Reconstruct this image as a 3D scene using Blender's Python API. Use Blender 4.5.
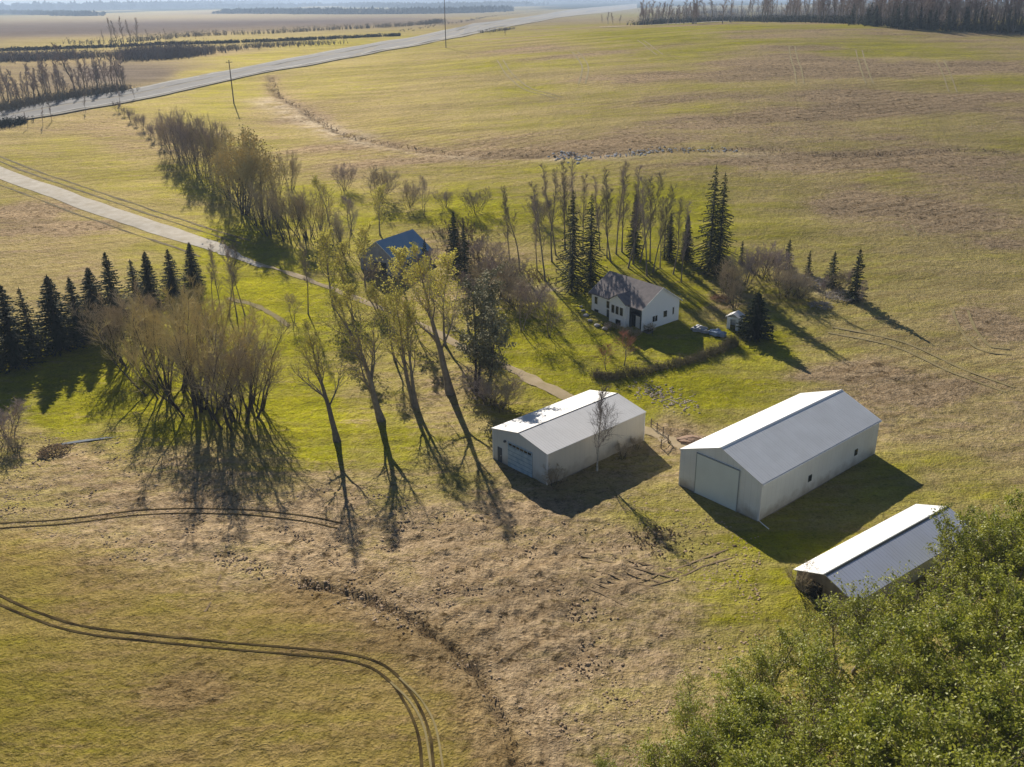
import bpy, bmesh, math, random
import numpy as np
from mathutils import Vector, Matrix
PI = math.pi
S = bpy.context.scene
COL = S.collection
for o in list(bpy.data.objects):
    bpy.data.objects.remove(o, do_unlink=True)

# ------------------------------------------------------------------ camera
F = 934.6; PITCH = math.radians(22.46); ROLL = math.radians(-0.63); CH = 57.03
def cam_rot(p, r):
    cp, sp = math.cos(p), math.sin(p); cr, sr = math.cos(r), math.sin(r)
    return np.array([[cr, -sr, 0], [sr, cr, 0], [0, 0, 1]]) @ np.array([[1, 0, 0], [0, -sp, -cp], [0, cp, -sp]])
CR = cam_rot(PITCH, ROLL)
cd = bpy.data.cameras.new('camera'); cam = bpy.data.objects.new('camera', cd); COL.objects.link(cam)
cd.sensor_width = 36.0; cd.lens = F / 1024 * 36.0; cd.clip_start = 0.5; cd.clip_end = 60000
M = Matrix.Identity(4)
for i in range(3):
    M[i][0] = CR[0][i]; M[i][1] = -CR[1][i]; M[i][2] = -CR[2][i]
M[2][3] = CH
cam.matrix_world = M
S.camera = cam
# ------------------------------------------------------------------ light
SUN_AZ = math.radians(-18.0); SUN_EL = math.radians(28.5)
w = bpy.data.worlds.new('World'); S.world = w; w.use_nodes = True
nt = w.node_tree; nt.nodes.clear()
sky = nt.nodes.new('ShaderNodeTexSky'); sky.sky_type = 'NISHITA'; sky.sun_disc = False
sky.sun_elevation = SUN_EL; sky.sun_rotation = SUN_AZ; sky.altitude = 3500; sky.air_density = 1.0; sky.dust_density = 0.3
bg = nt.nodes.new('ShaderNodeBackground'); bg.inputs['Strength'].default_value = 0.06
ow = nt.nodes.new('ShaderNodeOutputWorld')
nt.links.new(sky.outputs[0], bg.inputs[0]); nt.links.new(bg.outputs[0], ow.inputs[0])
sl = bpy.data.lights.new('sun', 'SUN'); sl.energy = 5.0; sl.angle = math.radians(0.53); sl.color = (1.0, 0.925, 0.81)
sun = bpy.data.objects.new('sun', sl); COL.objects.link(sun)
sd = Vector((math.sin(SUN_AZ) * math.cos(SUN_EL), math.cos(SUN_AZ) * math.cos(SUN_EL), math.sin(SUN_EL)))
sun.rotation_euler = (-sd).to_track_quat('-Z', 'Y').to_euler(); sun.location = (0, 0, 200)
S.view_settings.view_transform = 'Standard'; S.view_settings.look = 'None'
S.view_settings.exposure = 0.46; S.view_settings.gamma = 1.0
S.render.resolution_x = 1024; S.render.resolution_y = 767
S.cycles.volume_bounces = 0
S.cycles.transparent_max_bounces = 8

# ------------------------------------------------------------------ terrain function (world space)
def vnoise(x, y, seed=0):
    x = np.asarray(x, float); y = np.asarray(y, float)
    xi = np.floor(x).astype(np.int64); yi = np.floor(y).astype(np.int64)
    fx = x - xi; fy = y - yi
    fx = fx * fx * (3 - 2 * fx); fy = fy * fy * (3 - 2 * fy)
    def h(a, b):
        n = (a * 374761393 + b * 668265263 + seed * 974634151) & 0x7fffffff
        n = ((n ^ (n >> 13)) * 1274126177) & 0x7fffffff
        n = (n ^ (n >> 16)) & 0xffff
        return n / 65535.0
    return (h(xi, yi) * (1 - fx) + h(xi + 1, yi) * fx) * (1 - fy) + (h(xi, yi + 1) * (1 - fx) + h(xi + 1, yi + 1) * fx) * fy
def fbm(x, y, oct=4, seed=0):
    a = 0.5; s = 0.0
    for i in range(oct):
        s = s + a * (vnoise(x, y, seed + i) - 0.5); x = x * 2.03 + 7.1; y = y * 2.03 - 3.3; a *= 0.5
    return s
_ls = np.linspace(math.log(10), math.log(30000), 1600)
def prof(pts):
    d = np.array([p[0] for p in pts], float); z = np.array([p[1] for p in pts], float)
    t = np.interp(_ls, np.log(d), z)
    k = 31; ker = np.hanning(k); ker /= ker.sum()
    tp = np.concatenate([np.full(k // 2, t[0]), t, np.full(k // 2, t[-1])])
    return np.convolve(tp, ker, 'valid')
PL = prof([(10, 0), (112, 0), (140, .5), (170, 2.5), (220, 7), (300, 14), (400, 21), (500, 26), (620, 28.5), (800, 29.5), (1100, 29), (1600, 25), (3000, 12), (6000, 4), (30000, 0)])
PR = prof([(10, 0), (118, 0), (150, 1.8), (180, 4.5), (220, 10), (260, 16), (350, 27), (450, 36), (520, 40.5), (570, 41.5), (800, 38), (1500, 25), (3000, 12), (6000, 4), (30000, 0)])
def sstep(a, b, x):
    t = np.clip((x - a) / (b - a), 0, 1); return t * t * (3 - 2 * t)
def TZ(x, y):
    x = np.asarray(x, float); y = np.asarray(y, float)
    r = np.hypot(x, y); d = np.maximum(np.maximum(y, .72 * r), 10.5); l = np.log(d)
    wr = sstep(-0.30, 0.30, np.arctan2(x, np.maximum(y, 1)))
    z = np.interp(l, _ls, PL) * (1 - wr) + np.interp(l, _ls, PR) * wr
    flat = 1 - 0.75 * np.exp(-((x - 32) ** 2 + (y - 104) ** 2) / 900.0)
    z = z + flat * (fbm(x / 38, y / 38, 3, 5) * 1.3 * sstep(40, 160, r) + fbm(x / 9, y / 9, 2, 9) * 0.35)
    return z
def ray(px, py):
    d = CR.T @ np.array([(px - 512) / F, (py - 383.5) / F, 1.0]); return d / np.linalg.norm(d)
_T = np.concatenate([np.arange(40, 400, .5), np.geomspace(400, 20000, 3000)])
def G(px, py):
    """pixel -> point on the terrain"""
    d = ray(px, py)
    P = np.array([0, 0, CH])[None] + _T[:, None] * d[None]
    b = np.nonzero(P[:, 2] < TZ(P[:, 0], P[:, 1]))[0]
    if len(b) == 0:
        t = 9000.0
    else:
        lo, hi = _T[max(b[0] - 1, 0)], _T[b[0]]
        for _ in range(18):
            t = (lo + hi) / 2; p = np.array([0, 0, CH]) + t * d
            if p[2] < TZ(p[0], p[1]): hi = t
            else: lo = t
    p = np.array([0, 0, CH]) + t * d
    return np.array([p[0], p[1], float(TZ(p[0], p[1]))])
def PX(p):
    q = CR @ (np.asarray(p, float) - np.array([0, 0, CH])); return 512 + F * q[0] / q[2], 383.5 + F * q[1] / q[2]
def HGT(p, ty):
    lo, hi = 0.0, 60.0
    for _ in range(30):
        m = (lo + hi) / 2
        if PX((p[0], p[1], p[2] + m))[1] > ty: lo = m
        else: hi = m
    return lo

# ------------------------------------------------------------------ materials
def mat(name, base, rough=0.8, spec=0.3, var=None, scale=1.0, amt=0.5, bump=0.0, bscale=None, metallic=0.0, trans=0.0, obj_var=0.0):
    m = bpy.data.materials.new(name); m.use_nodes = True
    n = m.node_tree.nodes; L = m.node_tree.links; b = n['Principled BSDF']
    b.inputs['Base Color'].default_value = (*base, 1); b.inputs['Roughness'].default_value = rough
    b.inputs['Specular IOR Level'].default_value = spec; b.inputs['Metallic'].default_value = metallic
    tc = n.new('ShaderNodeTexCoord'); col = None
    if var:
        nz = n.new('ShaderNodeTexNoise'); nz.inputs['Scale'].default_value = scale; nz.inputs['Detail'].default_value = 5
        L.new(tc.outputs['Object'], nz.inputs['Vector'])
        rp = n.new('ShaderNodeMapRange'); rp.inputs[1].default_value = 0.5 - amt / 2; rp.inputs[2].default_value = 0.5 + amt / 2
        L.new(nz.outputs['Fac'], rp.inputs[0])
        mx = n.new('ShaderNodeMix'); mx.data_type = 'RGBA'
        mx.inputs[6].default_value = (*base, 1); mx.inputs[7].default_value = (*var, 1)
        L.new(rp.outputs[0], mx.inputs[0]); col = mx.outputs[2]
    if obj_var:
        oi = n.new('ShaderNodeObjectInfo'); hv = n.new('ShaderNodeHueSaturation')
        mr = n.new('ShaderNodeMapRange'); mr.inputs[3].default_value = 1 - obj_var; mr.inputs[4].default_value = 1 + obj_var
        L.new(oi.outputs['Random'], mr.inputs[0]); L.new(mr.outputs[0], hv.inputs['Value'])
        if col: L.new(col, hv.inputs['Color'])
        else: hv.inputs['Color'].default_value = (*base, 1)
        col = hv.outputs[0]
    if col: L.new(col, b.inputs['Base Color'])
    if bump:
        bn = n.new('ShaderNodeTexNoise'); bn.inputs['Scale'].default_value = bscale or scale * 3; bn.inputs['Detail'].default_value = 3
        L.new(tc.outputs['Object'], bn.inputs['Vector'])
        bp = n.new('ShaderNodeBump'); bp.inputs['Strength'].default_value = bump; bp.inputs['Distance'].default_value = 0.1
        L.new(bn.outputs['Fac'], bp.inputs['Height']); L.new(bp.outputs[0], b.inputs['Normal'])
    if trans:
        tr = n.new('ShaderNodeBsdfTranslucent'); ms = n.new('ShaderNodeMixShader'); ms.inputs[0].default_value = trans
        if col: L.new(col, tr.inputs[0])
        else: tr.inputs[0].default_value = (*base, 1)
        L.new(b.outputs[0], ms.inputs[1]); L.new(tr.outputs[0], ms.inputs[2])
        L.new(ms.outputs[0], n['Material Output'].inputs[0])
    return m
def ribbed(name, base, axis, period, rough=0.4, spec=0.4, depth=0.5, dirt=(0.4, 0.38, 0.33), grime=False):
    """painted sheet steel: ribs at a fixed period plus faint weather stains"""
    m = mat(name, base, rough, spec, var=tuple(a * .6 + c * .4 for a, c in zip(base, dirt)), scale=0.35, amt=0.9)
    n = m.node_tree.nodes; L = m.node_tree.links; b = n['Principled BSDF']
    tc = n.new('ShaderNodeTexCoord'); sx = n.new('ShaderNodeSeparateXYZ'); L.new(tc.outputs['Object'], sx.inputs[0])
    mu = n.new('ShaderNodeMath'); mu.operation = 'MULTIPLY'; mu.inputs[1].default_value = 1 / period; L.new(sx.outputs[axis], mu.inputs[0])
    fr = n.new('ShaderNodeMath'); fr.operation = 'PINGPONG'; fr.inputs[1].default_value = 0.5; L.new(mu.outputs[0], fr.inputs[0])
    rp = n.new('ShaderNodeMapRange'); rp.inputs[1].default_value = 0.36; rp.inputs[2].default_value = 0.5; L.new(fr.outputs[0], rp.inputs[0])
    bp = n.new('ShaderNodeBump'); bp.inputs['Strength'].default_value = depth; bp.inputs['Distance'].default_value = 0.06
    L.new(rp.outputs[0], bp.inputs['Height']); L.new(bp.outputs[0], b.inputs['Normal'])
    # panel laps every few ribs, and splashed soil along the foot of a wall
    src = b.inputs['Base Color'].links[0].from_socket
    lp_ = n.new('ShaderNodeMath'); lp_.operation = 'PINGPONG'; lp_.inputs[1].default_value = 1.5; L.new(mu.outputs[0], lp_.inputs[0])
    lr = n.new('ShaderNodeMapRange'); lr.inputs[1].default_value = 1.40; lr.inputs[2].default_value = 1.47; L.new(lp_.outputs[0], lr.inputs[0]); lr.inputs[4].default_value = .28
    mx = n.new('ShaderNodeMix'); mx.data_type = 'RGBA'; L.new(lr.outputs[0], mx.inputs[0]); L.new(src, mx.inputs[6]); mx.inputs[7].default_value = (base[0] * .45, base[1] * .45, base[2] * .46, 1); out = mx.outputs[2]
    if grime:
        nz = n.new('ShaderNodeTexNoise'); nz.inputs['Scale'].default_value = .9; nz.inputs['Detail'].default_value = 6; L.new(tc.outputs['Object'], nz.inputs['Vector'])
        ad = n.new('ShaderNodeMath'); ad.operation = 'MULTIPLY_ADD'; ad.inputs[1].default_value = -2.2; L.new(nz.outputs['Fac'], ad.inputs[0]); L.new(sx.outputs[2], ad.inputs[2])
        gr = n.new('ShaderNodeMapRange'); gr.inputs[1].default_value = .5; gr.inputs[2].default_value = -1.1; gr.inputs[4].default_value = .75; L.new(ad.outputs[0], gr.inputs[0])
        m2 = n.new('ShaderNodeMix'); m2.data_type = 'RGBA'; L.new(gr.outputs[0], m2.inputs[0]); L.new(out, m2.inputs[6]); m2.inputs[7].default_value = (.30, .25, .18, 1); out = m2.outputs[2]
    L.new(out, b.inputs['Base Color'])
    return m

# ------------------------------------------------------------------ mesh helpers
class MB:
    def __init__(s): s.v = []; s.f = []; s.m = []
    def face(s, pts, mi=0):
        i = len(s.v); s.v.extend([tuple(p) for p in pts]); s.f.append(tuple(range(i, i + len(pts)))); s.m.append(mi)
    def tube(s, pts, rad, sides=5, mi=0, cap=False):
        n = len(pts); i0 = len(s.v); pv = None
        for k in range(n):
            p = Vector(pts[k]); a = Vector(pts[max(k - 1, 0)]); c = Vector(pts[min(k + 1, n - 1)]); t = (c - a)
            if t.length < 1e-9: t = Vector((0, 0, 1))
            t.normalize()
            if pv is None:
                pv = t.orthogonal().normalized()
            u = pv - t * pv.dot(t)
            if u.length < 1e-6: u = t.orthogonal()
            u.normalize(); pv = u; w_ = t.cross(u)
            for j in range(sides):
                an = 2 * PI * j / sides; q = p + (u * math.cos(an) + w_ * math.sin(an)) * rad[k]
                s.v.append((q.x, q.y, q.z))
        for k in range(n - 1):
            for j in range(sides):
                a = i0 + k * sides + j; b = i0 + k * sides + (j + 1) % sides
                s.f.append((a, b, b + sides, a + sides)); s.m.append(mi)
        if cap:
            s.f.append(tuple(i0 + (n - 1) * sides + j for j in range(sides))); s.m.append(mi)
            s.f.append(tuple(i0 + j for j in reversed(range(sides)))); s.m.append(mi)
    def twig(s, a, b, r, mi=0):
        a = Vector(a); b = Vector(b); t = (b - a); u = t.orthogonal().normalized(); w_ = t.normalized().cross(u); i = len(s.v)
        for j in range(3):
            an = 2 * PI * j / 3; q = a + (u * math.cos(an) + w_ * math.sin(an)) * r; s.v.append((q.x, q.y, q.z))
        s.v.append((b.x, b.y, b.z))
        for j in range(3):
            s.f.append((i + j, i + (j + 1) % 3, i + 3)); s.m.append(mi)
    def box(s, x0, x1, y0, y1, z0, z1, mi=0):
        i = len(s.v)
        s.v += [(x0, y0, z0), (x1, y0, z0), (x1, y1, z0), (x0, y1, z0), (x0, y0, z1), (x1, y0, z1), (x1, y1, z1), (x0, y1, z1)]
        for q in ((0, 3, 2, 1), (4, 5, 6, 7), (0, 1, 5, 4), (1, 2, 6, 5), (2, 3, 7, 6), (3, 0, 4, 7)):
            s.f.append(tuple(i + k for k in q)); s.m.append(mi)
    def prism(s, poly, axis, a0, a1, mi=0):
        """extrude a 2D polygon along axis x ('x': poly=(y,z)) or y ('y': poly=(x,z)) or z"""
        def P(q, a):
            return (a, q[0], q[1]) if axis == 'x' else ((q[0], a, q[1]) if axis == 'y' else (q[0], q[1], a))
        n = len(poly); i = len(s.v)
        s.v += [P(q, a0) for q in poly] + [P(q, a1) for q in poly]
        s.f.append(tuple(i + k for k in reversed(range(n)))); s.m.append(mi)
        s.f.append(tuple(i + n + k for k in range(n))); s.m.append(mi)
        for k in range(n):
            s.f.append((i + k, i + (k + 1) % n, i + n + (k + 1) % n, i + n + k)); s.m.append(mi)
    def mesh(s, name, mats, smooth=False):
        me = bpy.data.meshes.new(name); me.from_pydata(s.v, [], s.f)
        for m in (mats if isinstance(mats, (list, tuple)) else [mats]): me.materials.append(m)
        me.polygons.foreach_set('material_index', np.array(s.m, dtype=np.int32))
        if smooth: me.polygons.foreach_set('use_smooth', np.ones(len(s.f), dtype=bool))
        me.update(); return me
    def build(s, name, mats, parent=None, smooth=False, fix=True):
        me = s.mesh(name, mats, smooth)
        if fix:
            bm = bmesh.new(); bm.from_mesh(me); bmesh.ops.recalc_face_normals(bm, faces=bm.faces); bm.to_mesh(me); bm.free()
        return link(name, me, parent)
def link(name, me, parent=None):
    o = bpy.data.objects.new(name, me); COL.objects.link(o)
    if parent: o.parent = parent
    return o
def tag(o, label=None, cat=None, group=None, kind=None):
    if label: o['label'] = label
    if cat: o['category'] = cat
    if group: o['group'] = group
    if kind: o['kind'] = kind
    return o
def thing(name, label, cat, loc=(0, 0, 0), rz=0.0, group=None):
    o = bpy.data.objects.new(name, None); COL.objects.link(o); o.location = [float(c) for c in loc]; o.rotation_euler = (0, 0, rz)
    o.empty_display_size = 0.5
    return tag(o, label, cat, group)
def ORDN(i): return ORD[i] if i < 20 else 'twenty ' + ORD[i - 20]
ORD = ['first', 'second', 'third', 'fourth', 'fifth', 'sixth', 'seventh', 'eighth', 'ninth', 'tenth', 'eleventh', 'twelfth', 'thirteenth',
       'fourteenth', 'fifteenth', 'sixteenth', 'seventeenth', 'eighteenth', 'nineteenth', 'twentieth']

# ------------------------------------------------------------------ ground sheet
CP = [  # pixel of the photograph -> (green, brown, ploughed) ground cover, turned into places on the terrain below
 (0,700,.7,.15,0),(60,745,.6,.3,0),(200,700,.5,.35,0),(350,720,.5,.3,0),(100,560,.35,.45,0),(20,500,.4,.35,0),(250,640,.45,.35,0),(450,720,.5,.25,0),(400,600,.28,.45,0),(20,600,.5,.15,0),(150,620,.42,.2,0),(140,575,.25,.45,0),
 (200,520,.12,.75,0),(300,540,.08,.8,0),(330,500,.2,.7,0),(450,560,.1,.8,0),(520,600,.1,.8,0),(560,650,.15,.7,0),(600,700,.4,.4,0),(640,620,.3,.5,0),(120,500,.2,.6,0),(60,470,.3,.5,0),(500,530,.15,.65,0),(600,560,.18,.65,0),(540,720,.3,.5,0),(420,540,.2,.65,0),
 (60,420,.95,0,0),(110,400,1,0,0),(250,360,.8,.1,0),(270,330,1,0,0),(300,400,1,.05,0),(320,440,.95,.05,0),(400,440,.9,.1,0),(60,390,1,0,0),(280,470,.6,.3,0),(450,470,.6,.3,0),(380,480,.6,.3,0),(440,400,.5,.4,0),(360,390,.6,.25,0),(250,300,1,0,0),
 (150,470,.35,.45,0),(20,440,.5,.35,0),(100,440,.6,.2,0),(150,430,.85,.05,0),(30,400,.8,.1,0),
 (700,520,.6,.2,0),(740,590,.75,.15,0),(780,570,.85,0,0),(650,500,.6,.25,0),(640,405,1,0,0),(700,390,1,0,0),(720,360,1,0,0),(770,350,.95,0,0),(600,380,.95,.05,0),(670,440,.3,.6,0),(620,470,.4,.4,0),(660,470,.5,.35,0),
 (900,420,.1,.4,0),(960,360,.25,.25,0),(870,360,.25,.3,0),(1000,440,.25,.35,0),(960,480,.55,.1,0),(910,480,.6,.05,0),(830,345,.45,.12,0),(900,300,.42,.1,0),(1000,250,.45,.1,0),(850,210,.3,.4,0),(950,215,.25,.45,0),(780,200,.5,.1,0),(900,172,.55,.05,0),(900,155,.12,.65,0),(780,155,.2,.5,0),(650,160,.3,.35,0),(600,140,.3,.25,0),(800,120,.3,.3,0),(900,100,.2,.4,0),(960,130,.35,.2,0),(700,110,.28,.3,0),(800,70,.25,.4,0),(900,66,.28,.4,0),(980,60,.45,.2,0),(850,45,.65,0,0),(700,40,.65,0,0),(600,40,.58,0,0),(560,60,.4,.2,0),(600,80,.25,.3,0),(500,80,.45,.1,0),(500,120,.38,.2,0),(400,70,.5,.15,0),(380,110,.4,.25,0),(450,140,.32,.25,0),(330,90,.5,.1,0),(300,110,.35,.35,0),(1000,320,.3,.3,0),(930,260,.4,.15,0),(840,260,.5,.05,0),
 (640,190,.9,0,0),(540,215,.75,.05,0),(700,220,.95,0,0),(760,225,.65,0,0),(470,215,.9,.05,0),(400,178,.55,.25,0),(350,165,.3,.4,0),(330,148,.4,.25,0),(560,175,.65,.1,0),(640,292,1,0,0),(690,290,1,0,0),(720,300,.6,.35,0),(560,310,.85,.05,0),(520,300,.7,.2,0),(540,340,1,0,0),(480,295,.6,.35,0),(430,250,.5,.4,0),(500,250,.5,.35,0),
 (60,150,.5,.05,0),(120,190,.5,.08,0),(180,200,.52,.05,0),(230,240,.9,0,0),(150,140,.35,.4,0),(60,122,.35,.35,0),(110,125,.3,.45,0),(260,270,.95,0,0),(200,110,.6,.05,0),(230,90,.6,.05,0),(150,108,.5,.2,0),(200,185,.7,0,0),(350,230,.8,.1,0),(320,200,.75,.1,0),(260,150,.5,.25,0),
 (30,240,.3,.3,0),(80,270,.25,.3,0),(20,215,.3,.5,0),(120,240,.4,.1,0),(40,275,.3,.15,0),(10,195,.45,.1,0),(160,245,.6,.05,0),
 (0,30,.1,.2,1),(100,30,.1,.2,1),(200,25,.1,.2,1),(300,22,.1,.2,1),(390,19,.15,.2,.9),(100,75,.1,.2,.9),(150,74,.1,.2,.8),(60,78,.2,.3,.6),(0,80,.3,.4,.2),(200,74,.6,.1,0),(256,58,.6,0,0),(350,43,.6,.1,0),(100,45,.5,.1,.2),(250,40,.5,.1,.2),(200,52,.3,.4,.2),(480,18,.4,.3,0),(60,57,.3,.4,.1),
 (100,13,.5,.1,.2),(250,12,.3,.3,.4),(380,9,.6,.05,.1),(500,6,.3,.3,0),(50,6,.35,.2,0),(300,5,.35,.2,0),(900,5,.4,.2,0),(700,15,.6,.1,0)]
cpw = np.array([G(c[0], c[1]) for c in CP]); cpv = np.array([c[2:] for c in CP], float)
def lp(x, y):
    return np.stack([np.arctan2(x, y) * 1.6, np.log(np.maximum(np.hypot(x, y), 20))], -1)
def world_line(pts, step=None):
    return np.array([G(a, b) for a, b in pts])
GULLY = world_line([(306,585),(345,592),(378,603),(415,622),(445,645),(465,660),(482,680),(496,705),(508,735),(516,770)])
DITCH = world_line([(272,76),(271,88),(281,98),(300,108),(330,128),(348,136),(372,142),(420,150),(470,155),(530,156),(600,154)])
DITCH2 = world_line([(600,154),(650,151),(700,149),(760,150),(830,155),(900,154),(960,150),(1018,155)])
TRACK1 = [(-60,566),(0,600),(40,617),(85,630),(150,638),(220,645),(280,650),(340,656),(372,664),(395,680),(412,705),(424,735),(428,775)]
TRACK2 = [(-40,529),(0,526),(60,522),(110,516),(150,512),(200,511),(256,513),(300,518),(340,526)]
track_w = [world_line(TRACK1), world_line(TRACK2)]
def catmull(P, n=8):
    P = np.asarray(P); out = []
    for i in range(len(P) - 1):
        p0 = P[max(i - 1, 0)]; p1 = P[i]; p2 = P[i + 1]; p3 = P[min(i + 2, len(P) - 1)]
        for k in range(n):
            t = k / n
            out.append(.5 * ((2 * p1) + (-p0 + p2) * t + (2 * p0 - 5 * p1 + 4 * p2 - p3) * t * t + (-p0 + 3 * p1 - 3 * p2 + p3) * t ** 3))
    out.append(P[-1]); return np.array(out)
def dist_line(x, y, line):
    d = np.full(x.shape, 1e9)
    for a, b in zip(line[:-1], line[1:]):
        ab = b[:2] - a[:2]; l2 = ab @ ab + 1e-9
        t = np.clip(((x - a[0]) * ab[0] + (y - a[1]) * ab[1]) / l2, 0, 1)
        d = np.minimum(d, np.hypot(x - a[0] - t * ab[0], y - a[1] - t * ab[1]))
    return d
def zones(x, y):
    q = lp(x + fbm(x / 14, y / 14, 3, 31) * 9, y + fbm(x / 14, y / 14, 3, 47) * 9); c = lp(cpw[:, 0], cpw[:, 1])
    out = np.zeros((len(x), 3))
    for s in range(0, len(x), 20000):
        d2 = ((q[s:s + 20000, None, :] - c[None]) ** 2).sum(-1) + 2e-4
        wgt = d2 ** -1.7
        out[s:s + 20000] = (wgt @ cpv) / wgt.sum(1, keepdims=True)
    out[:, 0] = np.clip((out[:, 0] - .5) * 1.25 + .5, 0, 1); out[:, 1] = np.clip(out[:, 1] * 1.15, 0, 1)
    return out
angs = np.concatenate([np.linspace(-180, -42, 60, endpoint=False), np.arange(-42, 42, .15), np.linspace(42, 180, 60, endpoint=False)])
rads = [1.0, 12, 24, 34, 42]
r_ = 46.0
while r_ < 16000:
    rads.append(r_)
    r_ += 0.4 if r_ < 150 else (0.7 if r_ < 230 else r_ * 0.0085)
rads = np.array(rads)
A, R_ = np.meshgrid(np.radians(angs), rads); gx = (R_ * np.sin(A)).ravel(); gy = (R_ * np.cos(A)).ravel()
zn = zones(gx, gy)
gz = TZ(gx, gy)
rough_amt = np.clip(zn[:, 1] * 1.6 - .35, 0, 1) * (1 - sstep(150, 260, np.hypot(gx, gy)))
trk = np.minimum(dist_line(gx, gy, catmull(track_w[0], 4)), dist_line(gx, gy, catmull(track_w[1], 4)))
keep = sstep(1.2, 3.0, trk)
gz = gz + rough_amt * keep * (fbm(gx / 2.2, gy / 2.2, 3, 77) * .75 + np.maximum(vnoise(gx / .9, gy / .9, 88) - .66, 0) * 1.1)
gz = gz + keep * (1 - sstep(150, 220, np.hypot(gx, gy))) * fbm(gx / 1.2, gy / 1.2, 2, 71) * .22
dg = dist_line(gx, gy, catmull(GULLY, 4)) + fbm(gx / 3, gy / 3, 2, 12) * 1.6
gz = gz - .6 * np.exp(-(dg / .6) ** 2)
dd = dist_line(gx, gy, DITCH) + fbm(gx / 8, gy / 8, 2, 13) * 3
dd2 = dist_line(gx, gy, DITCH2) + fbm(gx / 8, gy / 8, 2, 14) * 4
gz = gz - .7 * np.exp(-(dd / 1.6) ** 2) - .3 * np.exp(-(dd2 / 2) ** 2)
rr = np.hypot(gx, gy)
far_w = sstep(.50, .60, fbm(gx / 700, gy / 1500, 3, 55) + .5 + .30 * sstep(4500, 8000, rr) - .25 * (1 - sstep(1900, 2600, rr))) * sstep(1500, 2400, rr)
fieldw = sstep(200, 290, rr) * sstep(-.15, .1, np.arctan2(gx, np.maximum(gy, 1))) * (1 - sstep(900, 1200, rr))
pt = fbm(gx / 60, gy / 22, 4, 61); zn[:, 1] = np.clip(zn[:, 1] + fieldw * np.clip(pt * 3.4 - .06, -.3, .62), 0, 1); zn[:, 0] = np.clip(zn[:, 0] + fieldw * np.clip(-pt * 1.5 + .03, -.4, .35), 0, 1)
BLOBS = [(860,204,13,8),(925,207,10,6),(955,220,14,7),(1000,243,9,4),(880,68,55,16),(800,66,25,10),(970,66,25,10),(650,76,18,9),(690,98,22,8),(575,56,24,7),(530,48,20,6),(980,318,7,5),(1005,328,7,5),(760,160,20,4),(900,163,40,4),(820,158,30,4),(640,140,30,8),(720,120,30,9),(960,102,30,8),(850,112,30,9),(330,148,16,5),(300,120,9,8),(420,160,25,4),(20,212,14,6),(60,228,14,6),(190,688,4,2.2),(850,372,12,4),(930,390,12,4)]
for bx, by, rx, ry in BLOBS:
    q = G(bx, by); qx = gx - q[0] + fbm(gx / 7, gy / 7, 3, 91) * rx * .9; qy = gy - q[1] + fbm(gx / 7, gy / 7, 3, 92) * ry * 1.2 - .12 * (gx - q[0])
    k = np.exp(-((qx / rx) ** 2 + (qy / ry) ** 2) ** 1.5); zn[:, 1] = np.clip(zn[:, 1] + k * .75, 0, 1); zn[:, 0] *= 1 - .6 * k
def inside(x, y, poly):
    c = np.zeros(x.shape, bool); j = len(poly) - 1
    for i in range(len(poly)):
        xi, yi = poly[i][:2]; xj, yj = poly[j][:2]
        c ^= ((yi > y) != (yj > y)) & (x < (xj - xi) * (y - yi) / (yj - yi + 1e-12) + xi); j = i
    return c
SWF = world_line([(-260,520),(-60,530),(60,545),(150,572),(240,588),(306,585),(345,592),(415,622),(465,660),(496,705),(516,770),(520,860)]); SWF = np.vstack([SWF, [[-2, 20, 0], [-140, 20, 0]]])
sd_ = dist_line(gx, gy, np.vstack([SWF, SWF[:1]])); swf = sstep(-5, 5, np.where(inside(gx, gy, SWF), sd_, -sd_) + fbm(gx / 5, gy / 5, 3, 95) * 8)
dark = np.clip(np.exp(-(dg / .34) ** 2) * (.2 + .7 * vnoise(gx / 1.6, gy / 1.6, 64)) + np.exp(-(dd / .9) ** 2) * .8 * vnoise(gx / 9, gy / 9, 65) + np.exp(-(dd2 / 1.2) ** 2) * .55 * vnoise(gx / 12, gy / 12, 66), 0, 1)
bare = np.clip(zn[:, 1] + .6 * np.exp(-((dg - 1.5) / 2.2) ** 2) + .5 * np.exp(-(dd / 5) ** 2) + .4 * np.exp(-(dd2 / 6) ** 2), 0, 1)
nr, na = len(rads), len(angs)
idx = np.arange(nr * na).reshape(nr, na); nxt = np.roll(idx, -1, 1)
quads = np.stack([idx[:-1], nxt[:-1], nxt[1:], idx[1:]], -1).reshape(-1, 4)[:, ::-1]
me = bpy.data.meshes.new('ground')
V = np.stack([gx, gy, gz], 1)
me.vertices.add(len(V)); me.vertices.foreach_set('co', V.ravel())
me.loops.add(quads.size); me.loops.foreach_set('vertex_index', quads.ravel().astype(np.int32))
me.polygons.add(len(quads)); me.polygons.foreach_set('loop_start', np.arange(0, quads.size, 4, dtype=np.int32))
me.polygons.foreach_set('use_smooth', np.ones(len(quads), dtype=bool))
me.update(calc_edges=True); me.validate()
at = me.color_attributes.new('zone', 'FLOAT_COLOR', 'POINT')
at.data.foreach_set('color', np.stack([zn[:, 0], bare, zn[:, 2], dark], 1).astype(np.float32).ravel())
pale = np.exp(-((dist_line(gx, gy, world_line([(262,100),(278,106),(300,118),(318,126),(336,133),(360,139)]))) / 6.0) ** 2) * 1.0 + .8 * np.exp(-(dist_line(gx, gy, world_line([(360,142),(410,152),(470,158),(560,160)])) / 3.0) ** 2) * vnoise(gx / 15, gy / 15, 68)
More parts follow.
